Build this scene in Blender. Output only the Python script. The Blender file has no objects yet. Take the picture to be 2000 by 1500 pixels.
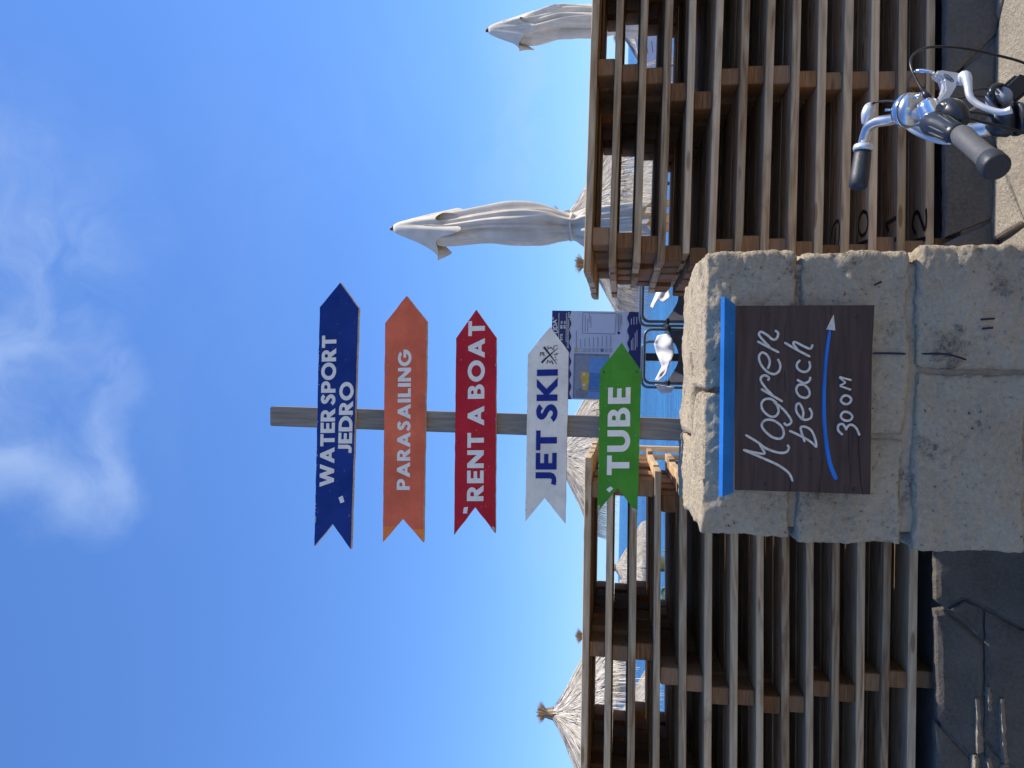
import bpy, bmesh, math, random
from mathutils import Vector, Matrix, noise
random.seed(7)
S = bpy.context.scene
C = S.collection
R_ = math.radians
# ------------------------------------------------------------------ camera
F = 1503.0                       # focal length in photo pixels (2000 x 1500)
PITCH, ROLL, CAMH = R_(8.12), R_(1.1), 1.5
fw = Vector((0, math.cos(PITCH), math.sin(PITCH)))
r0 = Vector((1, 0, 0)); u0 = Vector((0, -math.sin(PITCH), math.cos(PITCH)))
RT = r0*math.cos(ROLL) + u0*math.sin(ROLL)
UP = -r0*math.sin(ROLL) + u0*math.cos(ROLL)
CAM = Vector((0, 0, CAMH))
cd = bpy.data.cameras.new('camera'); cam = bpy.data.objects.new('camera', cd); C.objects.link(cam)
cd.sensor_width = 36; cd.lens = 36*F/2000; cd.clip_start = .02; cd.clip_end = 60000
# the photograph was taken with the phone turned on its side: picture right = world down
M = Matrix((-UP, RT, -fw)).transposed().to_4x4(); M.translation = CAM
cam.matrix_world = M
S.camera = cam
def ray(x, y):
    return fw*F + RT*((1500-y)-750) + UP*(1000-x)
def at(x, y, Y):                 # photo pixel -> point on the upright plane at distance Y
    d = ray(x, y); return CAM + d*(Y/d.y)
def onz(x, y, z):                # photo pixel -> point on the level plane z
    d = ray(x, y); return CAM + d*((z-CAMH)/d.z)
# ------------------------------------------------------------------ sky, sun, exposure
SUN = Vector((.80, .042, 1.0)).normalized()
elev = math.asin(SUN.z); azim = math.atan2(SUN.x, SUN.y)
W = bpy.data.worlds.new('World'); S.world = W; W.use_nodes = True
wn, wl = W.node_tree.nodes, W.node_tree.links
wn.clear()
def N(nt, typ, **kw):
    n = nt.nodes.new(typ)
    for k, v in kw.items():
        if k.startswith('i_'):
            n.inputs[k[2:].replace('_', ' ')].default_value = v
        else: setattr(n, k, v)
    return n
wt = W.node_tree
out = N(wt, 'ShaderNodeOutputWorld'); bg = N(wt, 'ShaderNodeBackground'); bg.inputs[1].default_value = .15
sky = N(wt, 'ShaderNodeTexSky', sky_type='NISHITA', sun_disc=False, sun_elevation=elev, sun_rotation=azim,
        air_density=1.0, dust_density=.0, ozone_density=2.5, altitude=0)
tc = N(wt, 'ShaderNodeTexCoord')
def vmath(nt, op, a, b=None, c=None):
    n = nt.nodes.new('ShaderNodeVectorMath'); n.operation = op
    for i, q in enumerate((a, b, c)):
        if q is None: continue
        if isinstance(q, (tuple, list, Vector)): n.inputs[i].default_value = tuple(q)
        elif isinstance(q, (int, float)): n.inputs['Scale'].default_value = q
        else: nt.links.new(q, n.inputs[i])
    return n
def fm(nt, op, a, b=None, c=None, clamp=False):
    n = nt.nodes.new('ShaderNodeMath'); n.operation = op; n.use_clamp = clamp
    for i, q in enumerate((a, b, c)):
        if q is None: continue
        if isinstance(q, (int, float)): n.inputs[i].default_value = q
        else: nt.links.new(q, n.inputs[i])
    return n.outputs[0]
def sstep(nt, v, lo, hi):
    n = nt.nodes.new('ShaderNodeMapRange'); n.interpolation_type = 'SMOOTHSTEP'
    n.inputs[1].default_value = lo; n.inputs[2].default_value = hi
    nt.links.new(v, n.inputs[0]); return n.outputs[0]
# wisps of cirrus: noise in direction space, dense inside a few patches of the sky
gen = tc.outputs['Generated']
warp = N(wt, 'ShaderNodeTexNoise', i_Scale=3.2, i_Detail=4, i_Roughness=.55)
wl.new(gen, warp.inputs['Vector'])
wv = vmath(wt, 'SUBTRACT', warp.outputs['Color'], (.5, .5, .5))
wvs = vmath(wt, 'SCALE', wv.outputs[0], .36)
dirw = vmath(wt, 'ADD', gen, wvs.outputs[0])
st = vmath(wt, 'MULTIPLY', dirw.outputs[0], (2.4, 5.0, 5.5))
cn = N(wt, 'ShaderNodeTexNoise', i_Scale=1.6, i_Detail=8, i_Roughness=.58, i_Distortion=.15)
wl.new(st.outputs[0], cn.inputs['Vector'])
wis = sstep(wt, cn.outputs['Fac'], .30, .70)
wv2 = vmath(wt, 'SCALE', wv.outputs[0], .13)
dir2 = vmath(wt, 'ADD', gen, wv2.outputs[0])
patch = None
FIL = [(.11, .55, [(-60, 260), (70, 430), (-10, 700)]), (.045, .85, [(25, 300), (105, 420), (155, 530), (100, 620)]),
       (.05, .85, [(-10, 470), (20, 640), (0, 880)]), (.032, .85, [(150, 640), (235, 740), (190, 860), (195, 960), (110, 985), (20, 890)]),
       (.09, .5, [(1070, 80), (1040, 330)]), (.05, .25, [(1010, 950), (1030, 1040)])]
fw2 = N(wt, 'ShaderNodeTexNoise', i_Scale=11, i_Detail=6, i_Roughness=.6)
wl.new(gen, fw2.inputs['Vector'])
fv2 = vmath(wt, 'SCALE', vmath(wt, 'SUBTRACT', fw2.outputs['Color'], (.5, .5, .5)).outputs[0], .07)
dir3 = vmath(wt, 'ADD', dir2.outputs[0], fv2.outputs[0])
for rad, amp, l_ in FIL:                        # soft falloff around each stretch of a filament
    dmin = None
    for (xa_, ya_), (xb_, yb_) in zip(l_, l_[1:]):
        A_, B_ = ray(xa_, ya_).normalized(), ray(xb_, yb_).normalized(); ab = B_-A_
        rel = vmath(wt, 'SUBTRACT', dir3.outputs[0], A_)
        tt = fm(wt, 'MULTIPLY', vmath(wt, 'DOT_PRODUCT', rel.outputs[0], ab).outputs['Value'], 1/ab.length_squared, clamp=True)
        pr_ = vmath(wt, 'SCALE', ab, 1.0); wl.new(tt, pr_.inputs['Scale'])
        ds = vmath(wt, 'DISTANCE', rel.outputs[0], pr_.outputs[0]).outputs['Value']
        dmin = ds if dmin is None else fm(wt, 'SMOOTH_MIN', dmin, ds, .05)
    m = fm(wt, 'MULTIPLY', sstep(wt, dmin, rad*1.5, -rad*.5), amp)
    patch = m if patch is None else fm(wt, 'ADD', patch, fm(wt, 'MULTIPLY', m, fm(wt, 'SUBTRACT', 1.0, patch)))
big = N(wt, 'ShaderNodeTexNoise', i_Scale=1.3, i_Detail=2)
wl.new(gen, big.inputs['Vector'])
bm_ = fm(wt, 'MULTIPLY', sstep(wt, big.outputs['Fac'], .60, .8), .15)
patch = fm(wt, 'MAXIMUM', patch, bm_)
mask = fm(wt, 'MULTIPLY', fm(wt, 'MULTIPLY', patch, wis), .56, clamp=True)
hsv = N(wt, 'ShaderNodeHueSaturation', i_Hue=.5, i_Saturation=1.0, i_Value=1.0)
gam = N(wt, 'ShaderNodeGamma'); gam.inputs[1].default_value = .70; wl.new(sky.outputs[0], gam.inputs[0])
tint = vmath(wt, 'MULTIPLY', gam.outputs[0], (.375, .63, 1.10)); wl.new(tint.outputs[0], hsv.inputs['Color'])
mix = N(wt, 'ShaderNodeMix', data_type='RGBA')
wl.new(mask, mix.inputs[0]); wl.new(hsv.outputs[0], mix.inputs[6]); mix.inputs[7].default_value = (2.0, 2.55, 3.5, 1)
wl.new(mix.outputs[2], bg.inputs[0]); wl.new(bg.outputs[0], out.inputs[0])
sl = bpy.data.lights.new('sun', 'SUN'); sl.energy = 3.2; sl.angle = R_(.5); sl.color = (1, .94, .84)
so = bpy.data.objects.new('sun', sl); C.objects.link(so)
so.rotation_euler = (-SUN).to_track_quat('-Z', 'Y').to_euler(); so.location = SUN*40
S.view_settings.view_transform = 'Standard'; S.view_settings.look = 'None'
S.view_settings.exposure = 1.0; S.view_settings.gamma = 1
S.view_settings.use_curve_mapping = False
# ------------------------------------------------------------------ materials
MAT = {}
def newmat(name):
    m = bpy.data.materials.new(name); m.use_nodes = True; MAT[name] = m
    nt = m.node_tree; b = nt.nodes['Principled BSDF']
    return m, nt, b
def ramp(nt, fac, stops, interp='LINEAR'):
    r = nt.nodes.new('ShaderNodeValToRGB'); r.color_ramp.interpolation = interp
    e = r.color_ramp.elements
    while len(e) < len(stops): e.new(.5)
    for i, (p, c) in enumerate(stops):
        e[i].position = p; e[i].color = (*c, 1) if len(c) == 3 else c
    nt.links.new(fac, r.inputs[0]); return r.outputs[0]
def tex(nt, typ, vec=None, **kw):
    n = N(nt, typ, **kw)
    if vec is not None: nt.links.new(vec, n.inputs['Vector'])
    return n
def mixc(nt, fac, a, b, mode='MIX'):
    n = nt.nodes.new('ShaderNodeMix'); n.data_type = 'RGBA'; n.blend_type = mode
    for i, q in ((0, fac), (6, a), (7, b)):
        if isinstance(q, (int, float)): n.inputs[i].default_value = q
        elif isinstance(q, tuple): n.inputs[i].default_value = (*q, 1)
        else: nt.links.new(q, n.inputs[i])
    return n.outputs[2]
def bump(nt, b, h, strength=.5, dist=.01):
    n = nt.nodes.new('ShaderNodeBump'); n.inputs['Strength'].default_value = strength
    n.inputs['Distance'].default_value = dist
    nt.links.new(h, n.inputs['Height']); nt.links.new(n.outputs[0], b.inputs['Normal'])
def objvec(nt, scale=(1, 1, 1), rnd=True):
    t = N(nt, 'ShaderNodeTexCoord'); v = t.outputs['Object']
    if rnd:
        o = N(nt, 'ShaderNodeObjectInfo')
        s = vmath(nt, 'SCALE', (37.1, 11.7, 23.3), 1.0)
        nt.links.new(o.outputs['Random'], s.inputs['Scale'])
        v = vmath(nt, 'ADD', v, s.outputs[0]).outputs[0]
    return vmath(nt, 'MULTIPLY', v, scale).outputs[0]
def simple(name, col, rough=.5, metal=0, var=.12, scale=30, bstr=.1, spec=.5):
    m, nt, b = newmat(name)
    v = objvec(nt)
    n = tex(nt, 'ShaderNodeTexNoise', v, i_Scale=scale, i_Detail=5)
    c = ramp(nt, n.outputs['Fac'], [(.3, tuple(x*(1-var) for x in col)), (.7, tuple(min(1, x*(1+var)) for x in col))])
    nt.links.new(c, b.inputs['Base Color'])
    b.inputs['Roughness'].default_value = rough; b.inputs['Metallic'].default_value = metal
    b.inputs['Specular IOR Level'].default_value = spec
    if bstr: bump(nt, b, n.outputs['Fac'], bstr, .004)
    return m
def wood(name, lo, mid, hi, axis='X', grey=(.3, .29, .28), greyamt=.35, rough=.75, gs=1.0, ring=.55, knots=0):
    m, nt, b = newmat(name)
    v = objvec(nt)
    sc = {'X': (1.1, 16, 16), 'Y': (16, 1.1, 16), 'Z': (16, 16, 1.1)}[axis]
    sv = vmath(nt, 'MULTIPLY', v, tuple(q*gs for q in sc)).outputs[0]
    warp = tex(nt, 'ShaderNodeTexNoise', sv, i_Scale=.55, i_Detail=2)
    ws = fm(nt, 'MULTIPLY', warp.outputs['Fac'], 13.0)
    saw = fm(nt, 'FRACT', ws)
    rings = fm(nt, 'ABSOLUTE', fm(nt, 'SUBTRACT', saw, .5))
    fine = tex(nt, 'ShaderNodeTexNoise', vmath(nt, 'MULTIPLY', v, tuple(q*6*gs for q in sc)).outputs[0], i_Scale=1, i_Detail=4)
    big = tex(nt, 'ShaderNodeTexNoise', v, i_Scale=2.2, i_Detail=3)
    f = fm(nt, 'ADD', fm(nt, 'ADD', fm(nt, 'MULTIPLY', rings, ring), (.55-ring)*.25), fm(nt, 'MULTIPLY', fine.outputs['Fac'], .65))
    c = ramp(nt, f, [(.22, lo), (.46, mid), (.70, hi)])
    oi = N(nt, 'ShaderNodeObjectInfo')
    g = fm(nt, 'MULTIPLY', sstep(nt, fm(nt, 'ADD', big.outputs['Fac'], fm(nt, 'MULTIPLY', oi.outputs['Random'], .3)), .45, .8), greyamt)
    c = mixc(nt, g, c, grey)
    if knots:
        kn = tex(nt, 'ShaderNodeTexVoronoi', vmath(nt, 'MULTIPLY', v, (2.6, 9, 14)).outputs[0], i_Scale=1.0)
        c = mixc(nt, fm(nt, 'MULTIPLY', sstep(nt, kn.outputs['Distance'], .16, .09), knots), c, lo)
        stn = tex(nt, 'ShaderNodeTexNoise', vmath(nt, 'MULTIPLY', v, (2.5, 5, 5)).outputs[0], i_Scale=1.6, i_Detail=6, i_Roughness=.7)
        c = mixc(nt, fm(nt, 'MULTIPLY', sstep(nt, stn.outputs['Fac'], .58, .70), .45), c, tuple(x*.8 for x in lo))
    br = fm(nt, 'ADD', fm(nt, 'MULTIPLY', oi.outputs['Random'], .65), .68)
    cb = vmath(nt, 'SCALE', c, 1.0); nt.links.new(br, cb.inputs['Scale'])
    nt.links.new(cb.outputs[0], b.inputs['Base Color'])
    b.inputs['Roughness'].default_value = rough; b.inputs['Specular IOR Level'].default_value = .25
    bump(nt, b, f, .35, .003)
    return m
wood('plank_wood', (.21, .11, .048), (.47, .295, .15), (.64, .46, .27), grey=(.47, .36, .23), greyamt=.5, knots=.8)
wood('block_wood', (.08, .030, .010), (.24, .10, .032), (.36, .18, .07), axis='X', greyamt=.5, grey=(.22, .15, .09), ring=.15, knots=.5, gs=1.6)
wood('post_wood', (.14, .115, .085), (.215, .18, .14), (.29, .25, .195), axis='Z', greyamt=.4, grey=(.2, .185, .16), gs=1.3)
wood('pole_wood', (.30, .17, .07), (.48, .30, .13), (.58, .40, .2), axis='Z', greyamt=.15)
wood('brown_board', (.065, .036, .027), (.088, .049, .037), (.108, .064, .049), greyamt=.3, grey=(.115, .085, .07), gs=1.2)
simple('plywood_edge', (.40, .35, .27), .8, var=.3, scale=60)
def paint(name, col, rough=.38):
    m, nt, b = newmat(name)
    v = objvec(nt)
    gr = tex(nt, 'ShaderNodeTexNoise', vmath(nt, 'MULTIPLY', v, (2, 60, 90)).outputs[0], i_Scale=1, i_Detail=4)
    bl = tex(nt, 'ShaderNodeTexNoise', v, i_Scale=7, i_Detail=6, i_Roughness=.65)
    sc = tex(nt, 'ShaderNodeTexNoise', vmath(nt, 'MULTIPLY', v, (60, 25, 110)).outputs[0], i_Scale=1, i_Detail=3)
    c = ramp(nt, bl.outputs['Fac'], [(.3, tuple(x*.78 for x in col)), (.72, tuple(min(1, x*1.16+.008) for x in col))])
    c = mixc(nt, fm(nt, 'MULTIPLY', sstep(nt, gr.outputs['Fac'], .5, .8), .18), c, tuple(x*.6 for x in col))
    chip = fm(nt, 'MULTIPLY', sstep(nt, sc.outputs['Fac'], .70, .74), .7)
    c = mixc(nt, chip, c, (.5, .46, .4))
    nt.links.new(c, b.inputs['Base Color'])
    nt.links.new(fm(nt, 'ADD', fm(nt, 'MULTIPLY', bl.outputs['Fac'], .3), rough-.12), b.inputs['Roughness'])
    b.inputs['Specular IOR Level'].default_value = .22
    bump(nt, b, gr.outputs['Fac'], .18, .002)
    return m
paint('navy_paint', (.005, .026, .175)); paint('orange_paint', (.74, .14, .055)); paint('red_paint', (.48, .006, .014))
paint('white_paint', (.78, .70, .57)); paint('green_paint', (.055, .25, .012)); paint('blue_paint', (.022, .19, .58))
paint('bright_orange', (.78, .19, .03))
simple('letter_white', (.80, .725, .61), .5, var=.06, bstr=0, spec=.2); simple('letter_navy', (.010, .022, .18), .5, var=.1, bstr=0, spec=.2)
simple('pen_ink', (.008, .009, .03), .6, var=.3, bstr=0); simple('letter_black', (.012, .012, .014), .5, var=.1, bstr=0); simple('carved_white', (.72, .62, .50), .6, var=.2, scale=90)
simple('sticker', (.74, .72, .66), .4, bstr=0)
simple('screw_metal', (.05, .04, .035), .5, .6); simple('crack_dark', (.012, .008, .006), .9, bstr=0)
def stone(name, a, bcol, dark, specks=.5, bs=.7, bd=.012, lich=.55):
    m, nt, b = newmat(name)
    v = objvec(nt)
    n1 = tex(nt, 'ShaderNodeTexNoise', v, i_Scale=6, i_Detail=8, i_Roughness=.65)
    n2 = tex(nt, 'ShaderNodeTexNoise', v, i_Scale=70, i_Detail=6, i_Roughness=.7)
    n3 = tex(nt, 'ShaderNodeTexNoise', v, i_Scale=5.5, i_Detail=9, i_Roughness=.75)
    vo = tex(nt, 'ShaderNodeTexVoronoi', v, i_Scale=120)
    c = ramp(nt, n1.outputs['Fac'], [(.3, a), (.7, bcol)])
    c = mixc(nt, fm(nt, 'MULTIPLY', sstep(nt, n2.outputs['Fac'], .42, .72), .45), c, tuple(min(1, x*1.35) for x in bcol))
    pits = fm(nt, 'MULTIPLY', sstep(nt, n2.outputs['Fac'], .40, .30), specks)
    c = mixc(nt, pits, c, dark)
    li = fm(nt, 'MULTIPLY', sstep(nt, n3.outputs['Fac'], lich, lich+.1), sstep(nt, n2.outputs['Fac'], .36, .58))
    c = mixc(nt, fm(nt, 'MULTIPLY', li, .8), c, dark)
    nt.links.new(c, b.inputs['Base Color'])
    b.inputs['Roughness'].default_value = .9; b.inputs['Specular IOR Level'].default_value = .2
    h = fm(nt, 'ADD', fm(nt, 'MULTIPLY', n1.outputs['Fac'], .8), fm(nt, 'MULTIPLY', n2.outputs['Fac'], .5))
    bump(nt, b, h, bs, bd)
    return m
stone('pillar_stone', (.44, .35, .23), (.59, .48, .335), (.06, .05, .04), specks=1.0, bs=1.0, bd=.035, lich=.55)
stone('mortar', (.33, .25, .17), (.46, .365, .255), (.05, .045, .04), specks=.5, lich=.52)
stone('paving_stone', (.36, .31, .24), (.50, .44, .345), (.09, .085, .08), specks=.85, bs=1.0, bd=.06, lich=.64)
stone('joint_mortar', (.11, .10, .09), (.17, .155, .135), (.04, .04, .04))
stone('deck_stone', (.55, .47, .36), (.66, .58, .46), (.3, .27, .2), specks=.3, lich=.8)
simple('canvas', (.64, .57, .465), .85, var=.12, scale=9, bstr=.3, spec=.2)
simple('white_cloth', (.72, .68, .62), .9, var=.06, scale=14, spec=.1); simple('grey_canvas', (.10, .105, .12), .85, var=.15, spec=.2)
simple('frame_grey', (.10, .125, .15), .4, .3); simple('black_metal', (.012, .012, .014), .45)
simple('finial_brown', (.10, .035, .018), .5)
simple('chrome', (.74, .74, .75), .16, 1, var=.03, bstr=0); simple('alloy', (.62, .61, .60), .32, 1, var=.15, bstr=.05)
simple('alloy_paint', (.66, .65, .64), .38, .5, var=.1, bstr=0)
simple('rubber', (.022, .022, .024), .5, var=.3, scale=300, bstr=.2); simple('rubber_grey', (.085, .08, .075), .55, var=.15, scale=200)
simple('black_plastic', (.012, .013, .015), .35); simple('cable_black', (.01, .01, .012), .35)
simple('reflector', (.3, .3, .32), .1); simple('bike_paint', (.02, .022, .03), .25); simple('tyre', (.015, .015, .015), .8)
simple('navy_print', (.016, .018, .10), .4, bstr=0); simple('panel_white', (.60, .58, .62), .4, bstr=0, var=.03)
simple('print_grey', (.20, .20, .22), .45, bstr=0); simple('print_grey_light', (.28, .28, .30), .45, bstr=0)
simple('print_yellow', (.68, .40, .05), .45, bstr=0); simple('print_blue', (.14, .29, .52), .45, bstr=0); simple('print_deep_blue', (.07, .19, .40), .45, bstr=0)
simple('print_red', (.4, .06, .06), .45, bstr=0); simple('panel_bright', (.74, .74, .80), .5, bstr=0, var=.03)
simple('leaf', (.06, .16, .02), .45, var=.35, scale=9)
def straw(name, lo, mid, hi):
    m, nt, b = newmat(name)
    a = N(nt, 'ShaderNodeAttribute', attribute_name='rnd')
    c = ramp(nt, a.outputs['Fac'], [(0, lo), (.5, mid), (1, hi)])
    nt.links.new(c, b.inputs['Base Color']); b.inputs['Roughness'].default_value = .6
    b.inputs['Specular IOR Level'].default_value = .4
straw('thatch_straw', (.20, .155, .11), (.52, .45, .35), (.74, .67, .56)); straw('tuft_straw', (.16, .10, .05), (.34, .235, .135), (.5, .39, .26))
m, nt, b = newmat('sea_water')
tcx = N(nt, 'ShaderNodeTexCoord'); v = tcx.outputs['Object']
w1 = tex(nt, 'ShaderNodeTexNoise', vmath(nt, 'MULTIPLY', v, (.35, 1.0, 1)).outputs[0], i_Scale=.9, i_Detail=6, i_Roughness=.6)
w2 = tex(nt, 'ShaderNodeTexNoise', vmath(nt, 'MULTIPLY', v, (.02, .1, 1)).outputs[0], i_Scale=.6, i_Detail=5)
sw = fm(nt, 'ADD', fm(nt, 'MULTIPLY', w2.outputs['Fac'], .5), fm(nt, 'MULTIPLY', w1.outputs['Fac'], .5))
c = ramp(nt, sw, [(.38, (.004, .06, .17)), (.62, (.016, .15, .33))])
nt.links.new(c, b.inputs['Base Color']); b.inputs['Roughness'].default_value = .25; b.inputs['IOR'].default_value = 1.33
b.inputs['Specular IOR Level'].default_value = .35
bump(nt, b, w1.outputs['Fac'], 1.0, .9)
# ------------------------------------------------------------------ helpers
def link(name, me, mat, parent=None):
    o = bpy.data.objects.new(name, me); C.objects.link(o)
    mats = mat if isinstance(mat, (list, tuple)) else [mat]
    if not me.materials:
        for q in mats: me.materials.append(MAT[q])
    o.parent = parent
    return o
def tag(o, label, cat, group=None, kind=None):
    if label: o['label'] = label
    if cat: o['category'] = cat
    if group: o['group'] = group
    if kind: o['kind'] = kind
    return o
def thing(name, label, cat, loc=(0, 0, 0), group=None):
    o = bpy.data.objects.new(name, None); C.objects.link(o); o.location = loc; o.empty_display_size = .1
    return tag(o, label, cat, group)
def mesh(name, bm, smooth=False):
    bmesh.ops.recalc_face_normals(bm, faces=bm.faces[:])
    me = bpy.data.meshes.new(name); bm.to_mesh(me); bm.free()
    if smooth:
        for p in me.polygons: p.use_smooth = True
    return me
def local(pts, root): return [Vector(p) - root.location for p in pts]
_box = {}
def box_mesh(sx, sy, sz, bev=.003, key=True):
    k = (round(sx, 4), round(sy, 4), round(sz, 4), bev)
    if key and k in _box: return _box[k]
    bm = bmesh.new(); bmesh.ops.create_cube(bm, size=1)
    for q in bm.verts: q.co = Vector((q.co.x*sx, q.co.y*sy, q.co.z*sz))
    if bev: bmesh.ops.bevel(bm, geom=bm.edges[:], offset=bev, segments=1, affect='EDGES')
    me = mesh('box', bm); _box[k] = me
    return me
def tube_bm(bm, pts, rad, seg=10, caps=True):
    pts = [Vector(p) for p in pts]; n = len(pts)
    rads = rad if isinstance(rad, (list, tuple)) else [rad]*n
    rings = []; prev = None
    for i, p in enumerate(pts):
        t = (pts[min(i+1, n-1)] - pts[max(i-1, 0)]).normalized()
        if prev is None:
            a = t.orthogonal().normalized()
        else:
            a = (prev - t*prev.dot(t)).normalized()
        prev = a; b = t.cross(a)
        rings.append([bm.verts.new(p + (a*math.cos(2*math.pi*k/seg) + b*math.sin(2*math.pi*k/seg))*rads[i]) for k in range(seg)])
    for i in range(n-1):
        for k in range(seg):
            bm.faces.new((rings[i][k], rings[i][(k+1) % seg], rings[i+1][(k+1) % seg], rings[i+1][k]))
    if caps:
        bm.faces.new(rings[0][::-1]); bm.faces.new(rings[-1])
    return bm
def catmull(pts, n=6, closed=False):
    P = [Vector(p) for p in pts]; o = []
    m_ = len(P)
    rng = range(m_ if closed else m_-1)
    for i in rng:
        p0, p1, p2, p3 = (P[(i-1) % m_], P[i], P[(i+1) % m_], P[(i+2) % m_]) if closed else (P[max(i-1, 0)], P[i], P[i+1], P[min(i+2, m_-1)])
        for k in range(n):
            t = k/n
            o.append(.5*((2*p1) + (p2-p0)*t + (2*p0-5*p1+4*p2-p3)*t*t + (3*p1-p0-3*p2+p3)*t**3))
    if not closed: o.append(P[-1])
    return o
def tube(name, pts, rad, mat, parent, seg=10, smooth=True, cat=0):
    if cat:
        rr = None
        if isinstance(rad, (list, tuple)):
            src = [Vector((q, 0, 0)) for q in rad]; rr = [q.x for q in catmull(src, cat)]
        pts = catmull(pts, cat); rad = rr if rr else rad
    if parent is not None: pts = local(pts, parent if parent.parent is None else parent.parent)
    me = mesh(name, tube_bm(bmesh.new(), pts, rad, seg), False)
    if smooth:
        for p in me.polygons: p.use_smooth = len(p.vertices) == 4
    return link(name, me, mat, parent)
def prism(name, poly, off, mat, parent=None, side=None, bev=0):      # polygon (list of points) thickened along off
    bm = bmesh.new(); off = Vector(off)
    a = [bm.verts.new(p) for p in poly]; bq = [bm.verts.new(Vector(p)+off) for p in poly]
    n = len(a)
    f0 = bm.faces.new(a); f1 = bm.faces.new(bq[::-1])
    for i in range(n):
        f = bm.faces.new((a[i], bq[i], bq[(i+1) % n], a[(i+1) % n]))
        if side: f.material_index = 1
    if side: f1.material_index = 1
    me = mesh(name, bm)
    return link(name, me, [mat, side] if side else mat, parent)
# ---- lettering: geometric capitals drawn as outlines with holes
def arc(cx, cy, rx, ry, a0, a1, n=14):
    return [(cx+rx*math.cos(R_(a0+(a1-a0)*i/n)), cy+ry*math.sin(R_(a0+(a1-a0)*i/n))) for i in range(n+1)]
def strokepoly(pts, w):
    P = [Vector((p[0], p[1], 0)) for p in pts]; L, Rr = [], []
    for i, p in enumerate(P):
        t = (P[min(i+1, len(P)-1)]-P[max(i-1, 0)]).normalized(); nn = Vector((-t.y, t.x, 0))
        ww = w[i] if isinstance(w, (list, tuple)) else w
        L.append(p+nn*ww/2); Rr.append(p-nn*ww/2)
    return [(q.x, q.y) for q in L+Rr[::-1]]
GL = {
 'I': (.21, [[(0, 0), (.21, 0), (.21, 1), (0, 1)]]),
 'L': (.54, [[(0, 0), (.54, 0), (.54, .19), (.21, .19), (.21, 1), (0, 1)]]),
 'T': (.72, [[(0, 1), (.72, 1), (.72, .81), (.465, .81), (.465, 0), (.255, 0), (.255, .81), (0, .81)]]),
 'E': (.60, [[(0, 0), (.6, 0), (.6, .19), (.21, .19), (.21, .41), (.56, .41), (.56, .59), (.21, .59), (.21, .81), (.6, .81), (.6, 1), (0, 1)]]),
 'N': (.86, [[(0, 0), (0, 1), (.2, 1), (.66, .38), (.66, 1), (.86, 1), (.86, 0), (.66, 0), (.2, .62), (.2, 0)]]),
 'A': (.94, [[(0, 0), (.37, 1), (.57, 1), (.94, 0), (.71, 0), (.635, .2), (.305, .2), (.23, 0)], [(.37, .37), (.47, .68), (.57, .37)]]),
 'W': (1.34, [[(0, 1), (.29, 0), (.49, 0), (.67, .6), (.85, 0), (1.05, 0), (1.34, 1), (1.12, 1), (.95, .39), (.77, 1), (.57, 1), (.39, .39), (.22, 1)]]),
 'K': (.82, [[(0, 0), (0, 1), (.21, 1), (.21, .6), (.53, 1), (.79, 1), (.42, .53), (.83, 0), (.56, 0), (.21, .46), (.21, 0)]]),
 'J': (.46, [strokepoly([(.355, 1), (.355, .5), (.355, .3), (.32, .18), (.24, .11), (.13, .1), (.02, .13)], .2)]),
 'O': (1.04, [arc(.52, .5, .52, .52, 0, 353, 40), arc(.52, .5, .31, .32, 0, 353, 40)]),
 'D': (.86, [[(0, 0), (0, 1), (.34, 1)]+arc(.36, .5, .5, .5, 90, -90, 22)+[(.34, 0)], [(.21, .19), (.21, .81), (.33, .81)]+arc(.34, .5, .31, .31, 90, -90, 18)+[(.33, .19)]]),
 'P': (.68, [[(0, 0), (0, 1), (.36, 1)]+arc(.37, .69, .31, .31, 90, -90)+[(.21, .38), (.21, 0)], [(.21, .55), (.21, .82), (.34, .82)]+arc(.345, .685, .135, .135, 90, -90)+[(.3, .55)]]),
 'R': (.74, [[(0, 0), (0, 1), (.36, 1)]+arc(.36, .7, .3, .3, 90, -62)+[(.76, 0), (.5, 0), (.24, .38), (.21, .38), (.21, 0)], [(.21, .56), (.21, .82), (.33, .82)]+arc(.335, .69, .13, .13, 90, -90)+[(.3, .56)]]),
 'B': (.70, [[(0, 0), (0, 1), (.34, 1)]+arc(.37, .755, .245, .245, 90, -48)+arc(.40, .285, .29, .285, 62, -90)+[(.34, 0)],
             [(.21, .63), (.21, .83), (.32, .83)]+arc(.325, .73, .1, .1, 90, -90)+[(.3, .63)], [(.21, .18), (.21, .45), (.36, .45)]+arc(.365, .315, .135, .135, 90, -90)+[(.3, .18)]]),
 'U': (.80, [[(0, 1)]+arc(.40, .37, .40, .39, 180, 360, 20)+[(.8, 1), (.59, 1)]+arc(.40, .37, .19, .19, 360, 180, 16)+[(.21, 1)]]),
 'G': (1.03, [arc(.52, .5, .52, .52, 42, 360, 30)+[(1.04, .58), (.55, .58), (.55, .4), (.80, .4)]+arc(.52, .5, .31, .33, 338, 42, 26)]),
}
_s = [(.52, .80), (.42, .89), (.31, .91), (.19, .87), (.14, .75), (.20, .63), (.33, .54), (.45, .43), (.49, .28), (.42, .15), (.29, .09), (.14, .12), (.03, .23)]
GL['S'] = (.62, [strokepoly([(p.x, p.y) for p in catmull([(a, b, 0) for a, b in _s], 3)], .2)])
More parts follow.
